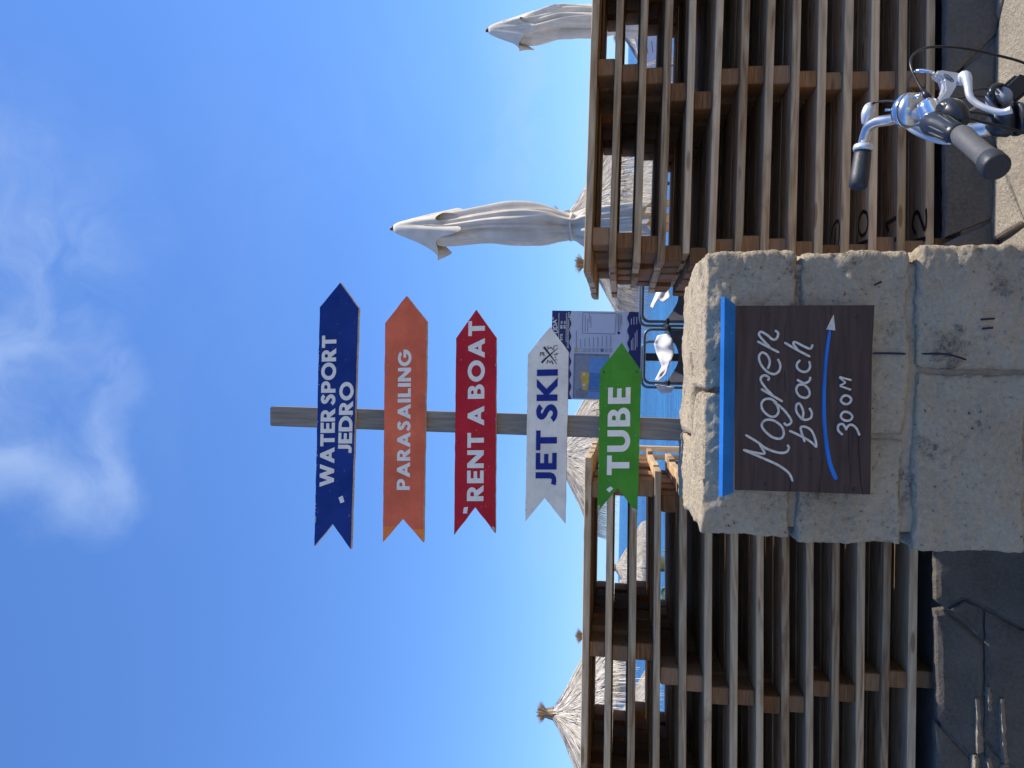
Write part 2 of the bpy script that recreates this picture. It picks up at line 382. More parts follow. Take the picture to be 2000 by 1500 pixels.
def outline_mesh(outs, thick=.0016):
    cu = bpy.data.curves.new('o', 'CURVE'); cu.dimensions = '2D'; cu.fill_mode = 'BOTH'; cu.extrude = thick/2; cu.offset = .016
    for ol in outs:
        sp = cu.splines.new('POLY'); sp.points.add(len(ol)-1)
        for i, p in enumerate(ol): sp.points[i].co = (p[0], p[1], 0, 1)
        sp.use_cyclic_u = True
    o = bpy.data.objects.new('o', cu); C.objects.link(o)
    bpy.context.view_layer.update()
    me = bpy.data.meshes.new_from_object(o.evaluated_get(bpy.context.evaluated_depsgraph_get()))
    bpy.data.objects.remove(o); return me
def layout(s, gap=.11, space=.36):
    x = 0; outs = []
    for ch in s:
        if ch == ' ': x += space-gap; continue
        w, ol = GL[ch]
        g = gap
        outs += [[(p[0]+x, p[1]) for p in q] for q in ol]; x += w+g
    return outs, x-gap
def lettering(s, start, end, cap, Y, mat, parent, name='lettering', gap=.11, space=.36):
    outs, wid = layout(s, gap, space)
    me = outline_mesh(outs)
    A = at(*start, Y); B = at(*end, Y); T = at(start[0]-cap, start[1], Y)
    ex = (B-A)/wid; ey = T-A
    root = parent if parent.parent is None else parent.parent
    for v_ in me.vertices:
        c_ = v_.co; v_.co = A + ex*c_.x + ey*c_.y + Vector((0, -c_.z, 0)) - root.location
    me.materials.clear()
    return link(name, me, mat, parent)
def small_text(s, start, end, cap, Y, mat, parent, name='lettering', fat=.0):
    cu = bpy.data.curves.new('t', 'FONT'); cu.body = s; cu.size = 1; cu.extrude = .0008; cu.offset = fat; cu.resolution_u = 3
    o = bpy.data.objects.new('t', cu); C.objects.link(o); bpy.context.view_layer.update()
    me = bpy.data.meshes.new_from_object(o.evaluated_get(bpy.context.evaluated_depsgraph_get())); bpy.data.objects.remove(o)
    xs = [v_.co.x for v_ in me.vertices]; w = max(xs)-min(xs); x0 = min(xs)
    A = at(*start, Y); B = at(*end, Y); T = at(start[0]-cap, start[1], Y)
    root = parent if parent.parent is None else parent.parent
    for v_ in me.vertices:
        c_ = v_.co; v_.co = A + (B-A)*((c_.x-x0)/w) + (T-A)*(c_.y/.72) + Vector((0, -c_.z, 0)) - root.location
    me.materials.clear(); return link(name, me, mat, parent)
def flat_poly(name, px, Y, mat, parent, thick=.0012):
    root = parent if parent.parent is None else parent.parent
    return prism(name, [at(x, y, Y)-root.location for x, y in px], (0, thick, 0), mat, parent)
def ribbon(name, strokes, Y, w, mat, parent, thick=.002, cat=5, ox=0, oy=0, sc=1.0):     # brush strokes given in pixels
    root = parent if parent.parent is None else parent.parent
    bm = bmesh.new(); k = 0
    for stq in strokes:
        wd = w
        if isinstance(stq, tuple): stq, wd = stq
        pts = catmull([(p[0], p[1], 0) for p in stq], cat) if cat and len(stq) > 2 else [Vector((p[0], p[1], 0)) for p in stq]
        if isinstance(wd, (list, tuple)):
            wd = [wd[0]+(wd[1]-wd[0])*i/(len(pts)-1) for i in range(len(pts))]
        n_ = len(pts); Yk = Y - k*.00018; k += 1
        a0, b0 = [], []
        for i, p in enumerate(pts):
            t = (pts[min(i+1, n_-1)]-pts[max(i-1, 0)])
            t = t.normalized() if t.length > 1e-6 else Vector((1, 0, 0)); nn = Vector((-t.y, t.x, 0))
            ww = wd[i] if isinstance(wd, list) else wd
            if n_ > 5 and i in (0, n_-1): ww *= .6
            for lst, sgn in ((a0, 1), (b0, -1)):
                q = p + nn*ww/2*sgn; lst.append((ox+q.x/sc, oy+q.y/sc))
        rows = []
        for (pa, pb) in zip(a0, b0):
            A, B = at(*pa, Yk)-root.location, at(*pb, Yk)-root.location
            mid = (A+B)/2
            rows.append([bm.verts.new(A+Vector((0, thick, 0))), bm.verts.new(A.lerp(mid, .35)), bm.verts.new(B.lerp(mid, .35)), bm.verts.new(B+Vector((0, thick, 0)))])
        for r1, r2 in zip(rows, rows[1:]):
            for j in range(3): bm.faces.new((r1[j], r1[j+1], r2[j+1], r2[j]))
    return link(name, mesh(name, bm), mat, parent)
# ------------------------------------------------------------------ the setting
def plane(name, x0, x1, y0, y1, z, mat):
    bm = bmesh.new()
    bm.faces.new([bm.verts.new(p) for p in ((x0, y0, z), (x1, y0, z), (x1, y1, z), (x0, y1, z))])
    return tag(link(name, mesh(name, bm), mat), None, None, kind='structure')
def gz(x):                       # the pavement steps down gently to the left of the pillar
    t = max(0, min(1, (.45-x)/1.3)); return -.36*t*t*(3-2*t)
def strip(name, xs, y0, y1, dz, mat):
    bm = bmesh.new(); pr = None
    for x in xs:
        cur = (bm.verts.new((x, y0, gz(x)+dz)), bm.verts.new((x, y1, gz(x)+dz)))
        if pr: bm.faces.new((pr[0], cur[0], cur[1], pr[1]))
        pr = cur
    return tag(link(name, mesh(name, bm), mat), None, None, kind='structure')
RAMP = [-.85+.1*k for k in range(14)]
ground = strip('ground', [-60, -4]+RAMP+[4, 60], -80, 5.6, -.03, 'joint_mortar')
sea = plane('sea', -20000, 20000, 13, 40000, -1.3, 'sea_water')
bm = bmesh.new()
# paved ground: irregular slabs with recessed joints (near ones single pieces)
ang = R_(38); ca, sa = math.cos(ang), math.sin(ang)
def jit(i, j):
    r = random.Random(i*971+j*131+5)
    a = (i + (.5 if j % 2 else 0) + r.uniform(-.26, .26))*.74; b_ = (j + r.uniform(-.2, .2))*.52
    return Vector((a*ca - b_*sa, a*sa + b_*ca + 2.6, 0))
def slab_mesh(corn, name):
    cen = sum(corn, Vector())/len(corn)
    bmx = bmesh.new()
    ed = []
    for i in range(len(corn)):
        a, b_ = corn[i], corn[(i+1) % len(corn)]
        for k in range(5):
            p = a.lerp(b_, k/5); d_ = (p-cen); ln = d_.length
            q = cen + d_*((ln-.016-.008*noise.noise(p*9))/ln)
            q.z = gz(q.x)
            ed.append(q-cen)
    dz = noise.noise(cen*3)*.005
    top = [bmx.verts.new((p.x*.975, p.y*.975, p.z+dz)) for p in ed]
    low = [bmx.verts.new((p.x, p.y, p.z-.008+dz)) for p in ed]
    bot = [bmx.verts.new((p.x, p.y, p.z-.045)) for p in ed]
    n_ = len(ed); bmx.faces.new(top)
    for i in range(n_):
        bmx.faces.new((top[i], low[i], low[(i+1) % n_], top[(i+1) % n_])); bmx.faces.new((low[i], bot[i], bot[(i+1) % n_], low[(i+1) % n_]))
    return mesh(name, bmx), cen
for i in range(-14, 15):
    for j in range(-16, 17):
        co = [jit(i, j), jit(i+1, j), jit(i+1, j+1), jit(i, j+1)]
        ce = sum(co, Vector())/4
        if -4.3 < ce.x < 4.3 and -1.5 < ce.y < 4.6:
            me, cen = slab_mesh(co, 'paving_slab'); o = link('paving_slab', me, 'paving_stone', ground); o.location = cen
# the pavement further back, behind the camera
strip('pavement', [-60, -4]+RAMP+[4, 60], -80, -1.9, -.004, 'paving_stone')
strip('pavement', [4.75, 60], -1.9, 5.6, -.004, 'paving_stone'); strip('pavement', [-60, -4.75], -1.9, 5.6, -.004, 'paving_stone')
# terrace behind the timber walls
me = box_mesh(60, 9.0, 2.2, .02); o = link('terrace', me, 'deck_stone'); o.location = (0, 5.62+4.5, .36-1.1); tag(o, None, None, kind='structure')
# ------------------------------------------------------------------ timber walls
ROWS, RW, RP = 6, .190, .203
def timber_wall(label, Y, uref, vs, end_px, sgn, blocks, tilt, length):
    zt = [at(v_, uref, Y).z for v_ in vs]
    xe = at(vs[0], end_px, Y).x; xp = at(vs[0], uref, Y).x - xe
    root = thing('timber_wall', label, 'wall', (xe, Y, 0))
    T = .0333
    rr = random.Random(3 if sgn < 0 else 9)
    for li, z in enumerate(zt):
        Th = T + rr.uniform(-.0025, .002)
        Th = round(Th*500)/500
        for r in range(ROWS):
            L = length
            o = link('board', box_mesh(L, RW, Th, .0025), 'plank_wood', root)
            ex = rr.uniform(-.012, .012) + (0 if r else (.0 if li == 0 else .0))
            if li in (2,) and r > 3: ex += sgn*.05
            o.location = (sgn*(L/2) + ex + (sgn*.018*min(li, 4)), RW/2 + r*RP + rr.uniform(-.006, .006), z - Th/2 + rr.uniform(-.001, .001))
            o.rotation_euler = (0, tilt[li], rr.uniform(-.0015, .0015)); o.location.z -= (o.location.x-xp)*tilt[li]
    for gi in range(len(zt)):
        top = zt[gi]-T; bot = zt[gi+1] if gi+1 < len(zt) else zt[-1]-T-.095
        for bl in blocks:
            py = bl[min(gi, len(bl)-1)]
            vmid = vs[gi]+30
            x = at(vmid, py, Y).x - xe
            t0 = top-(x-xp)*tilt[gi]; b0 = bot-(x-xp)*(tilt[gi+1] if gi+1 < len(zt) else 0)
            h = round(max(.02, t0-b0+.001), 3)
            for r in range(ROWS):
                bw = .0755 + rr.choice((-.004, 0, .004))
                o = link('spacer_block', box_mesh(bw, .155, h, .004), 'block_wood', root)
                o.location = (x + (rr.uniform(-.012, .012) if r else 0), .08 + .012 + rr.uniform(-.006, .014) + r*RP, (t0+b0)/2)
    return root
VL = [1140, 1184.5, 1230, 1278, 1327, 1376.5, 1427, 1477.5, 1527, 1575.5, 1626, 1675.5, 1726, 1777]
VR = [1144, 1192, 1240, 1287.5, 1336, 1386, 1437.5, 1488.5, 1540, 1592, 1644, 1697.5, 1752, 1808]
YL, YR = 3.615, 3.47
timber_wall('slatted timber wall beside the stone pillar under the straw parasols', YL, 1050, VL, 893, -1,
    [[957, 955, 955, 985, 970, 980, 965, 975, 985, 970, 960, 980, 970, 970],
     [1272, 1279, 1277, 1323, 1340, 1362, 1367, 1380, 1380, 1348, 1357, 1335, 1329, 1331],
     [1598, 1612, 1590, 1620, 1600, 1640, 1625, 1610, 1600, 1630, 1620, 1640, 1600, 1610]], [q/450 for q in (-1.6, -3.2, -3.8, -5.6, -7.1, -6.6, -6.2, -7.4, -8.1, -7.1, -6.1, -4.6, -1, -2.6)], 2.5)
timber_wall('slatted timber wall behind the bicycle handlebar', YR, 400, VR, 530, 1,
    [[460, 468, 477, 493, 500, 480, 475, 480, 487, 494, 494, 478, 486, 480],
     [128, 140, 145, 176, 192, 147, 141, 143, 152, 154, 152, 152, 152, 155],
     [-190, -205, -180, -170, -200, -210, -190, -180, -175, -200, -190, -185, -190, -200]], [q/400 for q in (5.3, 4.8, 4.8, 5.3, 3.3, 5.8, 4.3, 3.5, 1.3, .3, .3, -1.7, -3.7, -4.7)], 2.5)
# stone plinth carrying the timber walls
stone('plinth_stone', (.10, .088, .072), (.16, .14, .115), (.04, .04, .04), specks=.5, bs=1.0, bd=.02, lich=.64)
def plinth(label, Y, polys, ztop, x0, x1, zb):
    root = thing('stone_plinth', label, 'plinth', ((x0+x1)/2, Y, zb))
    core = link('mortar_core', box_mesh(x1-x0, 1.5, ztop-zb, .004), 'joint_mortar', root); core.location = (0, .75+.012, (ztop-zb)/2)
    for k, pl in enumerate(polys):
        P = []
        for i in range(len(pl)):
            a, b_ = pl[i], pl[(i+1) % len(pl)]; n_ = max(1, int(math.hypot(a[0]-b_[0], a[1]-b_[1])/9))
            for q in range(n_):
                x_, y_ = a[0]+(b_[0]-a[0])*q/n_, a[1]+(b_[1]-a[1])*q/n_
                P.append((x_+2.2*noise.noise(Vector((x_*.06, y_*.06, k))), y_+2.2*noise.noise(Vector((x_*.06, y_*.06, k+7)))))
        W3 = [at(x_, y_, Y) for x_, y_ in P]; ce = sum(W3, Vector())/len(W3)
        bm = bmesh.new(); n_ = len(W3); rings = []
        for sc_, dy in ((1.012, .03), (1.012, .014), (1.0, 0), (.93, -.006), (.72, -.009), (.4, -.006)):
            rings.append([bm.verts.new(ce.lerp(p, sc_)+Vector((0, dy+(.006*noise.noise(p*7*sc_) if sc_ < 1 else 0), 0))-root.location) for p in W3])
        for r1, r2 in zip(rings, rings[1:]):
            for q in range(n_): bm.faces.new((r1[q], r1[(q+1) % n_], r2[(q+1) % n_], r2[q]))
        bm.faces.new(rings[-1])
        o = link('stone_block', mesh('stone_block', bm), 'plinth_stone', root)
PYR, PYL = YR-.045, YL-.05
plinth('low dark stone plinth under the right timber wall', PYR, [
    [(1846, 475), (1942, 432), (1950, 440), (1950, 700), (1846, 700)], [(1846, 462), (1950, 420), (1950, 77), (1868, 150), (1846, 170)], [(1846, 160), (1866, 142), (1950, 62), (1950, -300), (1846, -300)]],
    at(VR[13], 400, YR).z-.0333-.094, .0, 2.9, -.05)
plinth('low dark stone plinth under the left timber wall', PYL, [
    [(1828, 900), (1828, 1170), (1842, 1182), (1880, 1166), (1922, 1182), (1995, 1225), (2080, 1240), (2080, 900)], [(1853, 1190), (1884, 1173), (1919, 1188), (1919, 1249)],
    [(1827, 1192), (1842, 1190), (1919, 1256), (1919, 1436), (1903, 1483), (1830, 1404)], [(1924, 1192), (1992, 1232), (2080, 1248), (2080, 1590), (1972, 1492), (1924, 1440)],
    [(1827, 1412), (1900, 1492), (1917, 1460), (1917, 1900), (1827, 1900)], [(1924, 1452), (1972, 1502), (2080, 1600), (2080, 1900), (1924, 1900)]],
    at(VL[13], 1050, YL).z-.0333-.094, -2.9, -.02, -.42)
lp = [o for o in C.objects if o.get('label', '').startswith('low dark stone plinth under the left')][0]
for k, (pts, w_) in enumerate((([(1902, 1362), (1904, 1400), (1903, 1430), (1905, 1468)], .052), ([(1926, 1340), (1926, 1360), (1927, 1386)], .047), ([(1950, 1362), (1951, 1400), (1952, 1440), (1957, 1488)], .054), ([(1898, 1472), (1896, 1500)], .06), ([(1953, 1492), (1954, 1515)], .06), ([(1925, 1478), (1926, 1510)], .048))):  # sun flecks on the plinth: thin ledges of paler stone added to catch light
    W3 = catmull([at(x_, y_, PYL) for x_, y_ in pts], 6); bm = bmesh.new(); pr = None
    for i, p in enumerate(W3):
        e_ = min(1, .35+1.6*min(i, len(W3)-1-i)/len(W3)); d_ = (w_ -.024 + .014*noise.noise(p*28)+.008*noise.noise(p*70))*(.5+.5*e_); q = p-lp.location
        cur = [bm.verts.new(q+v_) for v_ in (Vector((0, .02, .006)), Vector((0, -d_, 0)), Vector((0, -d_*.9, -.006)), Vector((0, .02, -.05)))]
        if pr:
            for a in range(3): bm.faces.new((pr[a], pr[a+1], cur[a+1], cur[a]))
        else: bm.faces.new(cur)
        pr = cur
    bm.faces.new(pr[::-1])
    link('sun_fleck_ledge', mesh('sun_fleck_ledge', bm), 'paving_stone', lp)
rw = [o for o in C.objects if o.get('label', '').startswith('slatted timber wall behind')][0]
# numbers brushed on the top faces of the lower boards
def brushed(strokes, layer, w):
    z = at(VR[layer], 400, YR).z + .002; bm = bmesh.new()
    for k, stq in enumerate(strokes):
        pts = catmull([(1600+x/8.333, 400+y/8.333, 0) for x, y in stq], 5) if len(stq) > 2 else [Vector((1600+x/8.333, 400+y/8.333, 0)) for x, y in stq]
        pr = None
        for i, p in enumerate(pts):
            P0 = onz(p.x, p.y, z+k*.0003); q = pts[min(i+1, len(pts)-1)]; o_ = pts[max(i-1, 0)]
            t = (onz(q.x, q.y, z)-onz(o_.x, o_.y, z)).normalized(); nn = Vector((-t.y, t.x, 0))*w/2
            cur = [bm.verts.new(P0+nn-rw.location), bm.verts.new(P0-nn-rw.location)]
            if pr: bm.faces.new((pr[0], pr[1], cur[1], cur[0]))
            pr = cur
    link('painted_number', mesh('painted_number', bm), 'letter_black', rw)
brushed([[(180, 690), (195, 500), (240, 330), (300, 265), (325, 330), (325, 500), (310, 650)], [(262, 370), (255, 520), (250, 680)]], 10, .016)
brushed([[(700, 110), (770, 140), (790, 300), (760, 440), (690, 500), (640, 400), (650, 220), (710, 105)], [(640, 640), (790, 590)]], 11, .016)
brushed([[(1060, 620), (1250, 560)], [(1080, 320), (1250, 210)], [(1090, 330), (1130, 430)]], 12, .02)
brushed([[(1500, 620), (1730, 550)], [(1570, 470), (1520, 350), (1540, 180), (1600, 120), (1650, 230), (1700, 380), (1735, 390)], [(1735, 390), (1745, 200), (1735, 60)]], 13, .02)
# ------------------------------------------------------------------ stone pillar
PY, PB = 2.35, 3.20
pil = thing('stone_pillar', 'square pillar of rough pale stone blocks carrying the brown beach sign', 'pillar', (0, PY, 0))
def stone_block(x0, x1, y0, y1, z0, z1, cuts, seed, rough=1.0):
    bm = bmesh.new(); bmesh.ops.create_cube(bm, size=2)
    bmesh.ops.subdivide_edges(bm, edges=bm.edges[:], cuts=cuts, use_grid_fill=True)
    h = Vector(((x1-x0)/2, (y1-y0)/2, (z1-z0)/2)); r = .007
    sd = Vector((seed*7.3, seed*3.1, seed*1.7))
    for v_ in bm.verts:
        p = Vector((v_.co.x*h.x, v_.co.y*h.y, v_.co.z*h.z))
        q = Vector([max(-(h[k]-r), min(h[k]-r, p[k])) for k in range(3)])
        d = p-q
        if d.length > 1e-6: nrm = d.normalized()
        else: nrm = Vector((0, 0, 1))
        cr = 1.0 if sum(abs(c_) > .3 for c_ in nrm) < 2 else 1.25          # chipped arrises
        a = .012*noise.noise(p*4+sd) + .008*noise.noise(p*11+sd) + .007*abs(noise.noise(p*27+sd)) + .004*noise.noise(p*70+sd) - .001
        v_.co = q + nrm*(r + rough*cr*a - (.006*max(0, noise.noise(p*15-sd)+.3) if cr > 1 else 0))
    me = mesh('stone_block', bm, True)
    o = link('stone_block', me, 'pillar_stone', pil)
    o.location = Vector(((x0+x1)/2, (y0+y1)/2, (z0+z1)/2)) - pil.location
    return o
def X_(v_, y): return at(v_, y, PY).x
def Z_(v_): return at(v_, 770, PY).z
courses = [(1372, 1549, 492, 1046, 764), (1560, 1768, 494, 1062, 853), (1789, 2010, 480, 1080, 722), (2032, 2270, 470, 1085, 860), (2295, 2660, 465, 1085, 700)]
zb = []
for ci, (va, vb, yr, yl, yj) in enumerate(courses):
    vm = (va+vb)/2
    z1, z0 = Z_(va), Z_(vb)
    if ci == len(courses)-1: z0 = -.38
    xl, xr, xj = X_(vm, yl), X_(vm, yr), X_(vm, yj)
    g = .007
    cu_ = 38 if ci < 3 else 16
    ym = (PY+PB)/2 + (.1 if ci % 2 else -.08)
    stone_block(xl, xj-g, PY, ym-g, z0, z1, cu_, ci*4+1); stone_block(xj+g, xr, PY, ym-g, z0, z1, cu_, ci*4+2)
    s2 = .14 if ci % 2 else -.16
    stone_block(xl, xj+s2-g, ym+g, PB, z0, z1, 26 if ci == 0 else 10, ci*4+3); stone_block(xj+s2+g, xr, ym+g, PB, z0, z1, 26 if ci == 0 else 10, ci*4+4)
    zb.append((z0, z1))
xl, xr = X_(1700, 1055), X_(1700, 497)
me = box_mesh(xr-xl-.05, PB-PY-.036, zb[0][1]-.035+.38, .004); o = link('mortar_core', me, 'mortar', pil)
o.location = Vector(((xl+xr)/2, (PY+PB)/2, (zb[0][1]-.035-.38)/2)) - pil.location
# pen strokes scrawled on the pillar
ribbon('pen_mark', [[(1704, 690), (1735, 690), (1770, 691)], [(1800, 691), (1850, 692), (1888, 703)], [(1915, 624), (1943, 622)], [(1918, 642), (1940, 640)], [(1707, 557), (1722, 550)]], PY-.0135, 4.2, 'pen_ink', pil, thick=.0005)
# ------------------------------------------------------------------ brown beach sign on the pillar
SY = PY - .045
bs = thing('beach_sign', 'dark brown board with carved beach name and blue arrow on the pillar', 'sign', at(1570, 780, SY))
def loc_(px, Y, root): return [at(x, y, Y)-root.location for x, y in px]
board = prism('board', loc_([(1435, 597), (1708, 596), (1706, 640), (1703, 690), (1700, 966), (1570, 961), (1435, 957)], SY, bs), (0, .024, 0), 'brown_board', bs)
bmc = bmesh.new()
capA = [at(1436.5, 595, SY-.002), at(1433, 962, SY-.002), at(1411, 970, SY-.055), at(1415.5, 579, SY-.055)]
capA = [p-bs.location for p in capA]
nrm_ = (capA[1]-capA[0]).cross(capA[2]-capA[0]).normalized()
if nrm_.z < 0: nrm_ = -nrm_
va = [bmc.verts.new(p) for p in capA]; vb_ = [bmc.verts.new(p+nrm_*.012) for p in capA]
bmc.faces.new(va); bmc.faces.new(vb_[::-1])
for i in range(4): bmc.faces.new((va[i], vb_[i], vb_[(i+1) % 4], va[(i+1) % 4]))
o = link('cap_board', mesh('cap_board', bmc), 'blue_paint', bs); o['label'] = 'tilted blue weather board'
ST = [
 [(575, 1297), (548, 1240), (480, 1190), (400, 1152), (330, 1122), (243, 1085)], [(243, 1085), (310, 1102), (385, 1112), (372, 1080), (352, 1045)],
 [(258, 985), (340, 1035), (400, 1078), (480, 1105), (530, 1102), (549, 1075), (538, 1052)],
 [(372, 905), (400, 886), (450, 892), (500, 930), (515, 980), (492, 1012), (440, 1002), (390, 962), (368, 925), (376, 900)],
 [(470, 775), (430, 748), (388, 750), (366, 780), (376, 822), (420, 862), (460, 862), (480, 830), (470, 790), (450, 765)], [(470, 780), (520, 825), (560, 880), (562, 908), (535, 922), (515, 905)],
 [(363, 680), (430, 720), (508, 765)], [(445, 728), (395, 675), (362, 625), (368, 598), (392, 590), (416, 606), (408, 626)],
 [(408, 548), (422, 500), (404, 455), (372, 438), (350, 462), (360, 512), (400, 562), (450, 582), (484, 560), (492, 520), (474, 480)],
 [(338, 362), (410, 400), (485, 438)], [(425, 405), (372, 350), (350, 318), (362, 300), (400, 318), (440, 350), (466, 345), (478, 310), (456, 290)],
 [(550, 958), (620, 990), (690, 1030), (735, 1070)], [(733, 1068), (726, 1020), (702, 962), (665, 935), (630, 935), (632, 965), (655, 1035)],
 [(640, 882), (645, 830), (622, 780), (600, 788), (600, 832), (640, 882), (690, 878), (702, 842), (684, 806)],
 [(650, 652), (612, 655), (598, 690), (620, 727), (660, 740), (686, 720), (680, 682), (645, 648)], [(602, 617), (650, 642), (684, 628), (692, 600)],
 [(625, 488), (604, 512), (606, 542), (640, 566), (675, 560), (690, 530), (684, 494)],
 [(518, 370), (600, 418), (692, 466)], [(612, 424), (580, 382), (590, 368), (640, 392), (690, 412), (708, 384)],
 [(908, 986), (880, 960), (878, 926), (905, 914), (926, 938), (934, 955)], [(930, 945), (950, 922), (975, 922), (1002, 948), (1020, 990)],
 [(900, 845), (922, 832), (955, 842), (972, 866), (955, 890), (920, 890), (896, 868), (902, 842)], [(900, 740), (922, 724), (950, 730), (965, 752), (948, 778), (918, 780), (896, 760), (902, 738)],
]
for k, q in enumerate(ST): ribbon('carved_stroke', [q], SY-.003-k*.00012, 17, 'carved_white', bs, thick=.003, ox=1380, oy=560, sc=3.409)
ribbon('carved_stroke', [([(962, 686), (888, 660)], 14), ([(888, 660), (926, 638)], 14), ([(926, 638), (884, 600)], 14), ([(884, 600), (966, 622)], 14)], SY-.0075, 14, 'carved_white', bs, thick=.003, cat=0, ox=1380, oy=560, sc=3.409)
ribbon('arrow_shaft', [([(866, 1284), (828, 1190), (802, 1060), (787, 900), (784, 750), (790, 600), (801, 450), (822, 290)], (34, 24))], SY-.003, 30, 'blue_paint', bs, thick=.004, ox=1380, oy=560, sc=3.409)
flat_poly('arrow_head', [(1380+x/3.409, 560+y/3.409) for x, y in ((847, 188), (797, 284), (857, 291))], SY-.003, 'carved_white', bs, .003)
for q in [([(1010, 1000), (1018, 1160), (1028, 1290), (1042, 1385)], 5), ([(520, 560), (525, 700)], 3), ([(555, 1270), (560, 1330), (552, 1360)], 4), ([(975, 560), (960, 680), (950, 900), (945, 1080), (960, 1250), (945, 1370)], 2.5), ([(828, 125), (826, 190)], 3), ([(775, 1150), (760, 1270), (750, 1365)], 2.5), ([(500, 580), (470, 640)], 2), ([(530, 250), (520, 300), (525, 380)], 3), ([(200, 400), (202, 700)], 1.5)]: ribbon('crack', [q], SY-.0012, 3, 'crack_dark', bs, thick=.0004, ox=1380, oy=560, sc=3.409)
for zx, zy in ((414, 184), (1000, 194), (398, 1318), (985, 1348), (695, 1148)):
    p = at(1380+zx/3.409, 560+zy/3.409, SY-.001)
    tube('screw_head', [p+Vector((0, .002, 0)), p-Vector((0, .0035, 0))], .0045 if zx != 695 else .003, 'screw_metal', bs, 10)
# ------------------------------------------------------------------ signpost
GY = 3.09
sp = thing('signpost', 'grey wooden post with five coloured arrow signs standing on the stone pillar', 'signpost', (at(1324, 836, GY+.06).x, GY+.06, zb[0][1]))
# post (leans slightly), from the pavement up
pt = [at(527, 794, GY+.026), at(527, 832, GY+.026), at(1324, 861, GY+.026), at(1324, 818, GY+.026)]
dl = (pt[2]-pt[1])/(pt[1].z-pt[2].z); dr = (pt[3]-pt[0])/(pt[0].z-pt[3].z)
pt[2] = pt[2]+dl*(pt[2].z-zb[0][1]+.02); pt[3] = pt[3]+dr*(pt[3].z-zb[0][1]+.02)
o = prism('post', [p-sp.location for p in pt], (0, .07, 0), 'post_wood', sp)
bmx = bmesh.new(); bmx.from_mesh(o.data); bmesh.ops.bevel(bmx, geom=bmx.edges[:], offset=.004, segments=2, affect='EDGES'); bmx.to_mesh(o.data); bmx.free()
def jagged(px, amp=.5, seed=0, step=14):
    r = random.Random(seed); o_ = []
    for i in range(len(px)):
        a, b_ = px[i], px[(i+1) % len(px)]
        n_ = max(1, int(math.hypot(b_[0]-a[0], b_[1]-a[1])/step))
        for k in range(n_):
            j_ = amp if k else 0
            o_.append((a[0]+(b_[0]-a[0])*k/n_+r.uniform(-j_, j_), a[1]+(b_[1]-a[1])*k/n_+r.uniform(-j_, j_)))
    return o_
def arrow(px, mat, label, texts, lmat, seed):
    b_ = prism('arrow_board', [at(x, y, GY)-sp.location for x, y in jagged(px, .45, seed)], (0, .022, 0), mat, sp, side='plywood_edge')
    b_['label'] = label
    for s, st, en, cap, gap, spc in texts: lettering(s, st, en, cap, GY-.0012, lmat, b_, gap=gap, space=spc)
    return b_
A1 = arrow([(664.4, 552), (624.6, 600), (614, 1067), (649.7, 1023), (685, 1073), (700.4, 602)], 'navy_paint', 'navy blue arrow sign at the top',
      [('WATER SPORT', (651.6, 950), (656.7, 655.4), 27, .10, .30), ('JEDRO', (686.5, 884.4), (690.3, 746.3), 26, .1, .3)], 'letter_white', 1)
A2 = arrow([(794, 578), (752.2, 631), (747.6, 1058.5), (786.7, 1013), (826.9, 1059.6), (833.8, 628)], 'orange_paint', 'orange arrow sign',
      [('PARASAILING', (799.8, 956.4), (802.9, 683.2), 24.6, .13, .3)], 'letter_white', 2)
A3 = arrow([(930, 605), (890.7, 661), (886.7, 1045), (928, 990.7), (967.3, 1041.7), (969.3, 660)], 'red_paint', 'red arrow sign',
      [('RENT A BOAT', (943.6, 978), (946.7, 627), 31.2, .16, .40)], 'letter_white', 3)
A4 = arrow([(1075, 638), (1031, 691.7), (1026, 1019), (1063.7, 972.7), (1104, 1023), (1110.7, 688)], 'white_paint', 'white arrow sign with crossed emblem',
      [('JET SKI', (1086, 946.7), (1089, 722), 39.5, .13, .40)], 'letter_navy', 4)
A5 = arrow([(1214.3, 669), (1171.7, 724), (1166.7, 1000.7), (1206.7, 953), (1245, 1006.7), (1253, 725)], 'green_paint', 'green arrow sign at the bottom',
      [('TUBE', (1228.3, 927), (1231, 757), 42.5, .17, .3)], 'letter_white', 5)
for b_, x_, y_ in ((A5, 1244, 726), (A5, 1180, 727)):
    p = at(x_, y_, GY); tube('nail_head', [p+Vector((0, .003, 0)), p-Vector((0, .0018, 0))], .0042, 'screw_metal', b_, 10)
def stick(b_, px): flat_poly('sticker', px, GY-.0014, 'sticker', b_)
stick(A1, [(661, 972), (669, 968), (672.5, 980), (665, 983)])
stick(A3, [(906, 991), (914, 990), (912, 1003), (904, 1003)])
stick(A5, [(1184, 956), (1192, 950), (1198, 954), (1190, 962)])
flat_poly('paint_patch', [(747.9, 1057), (748.3, 1028), (773.5, 1028.5)], GY-.0012, 'bright_orange', A2); flat_poly('paint_patch', [(826.6, 1058), (828, 1033), (806, 1033)], GY-.0012, 'bright_orange', A2)
ch = random.Random(4)
def chips(b_, a, c_, n, sz=2.2):
    for k in range(n):
        t = ch.random(); x, y = a[0]+(c_[0]-a[0])*t, a[1]+(c_[1]-a[1])*t; s_ = sz*ch.uniform(.4, 1.0); l_ = s_*ch.uniform(1, 3.5)
        flat_poly('paint_chip', [(x-s_*.1, y-l_/2), (x+s_, y-l_*.3), (x+s_*.8, y+l_*.2), (x-s_*.1, y+l_/2)], GY-.0011, 'plywood_edge', b_)
chips(A1, (625.2, 620), (614.6, 1050), 16); chips(A1, (686.5, 1060), (700, 640), 5, -1.5); chips(A5, (1172, 735), (1167.3, 985), 9, 1.8); chips(A5, (1253, 735), (1246, 990), 8, -2.2)
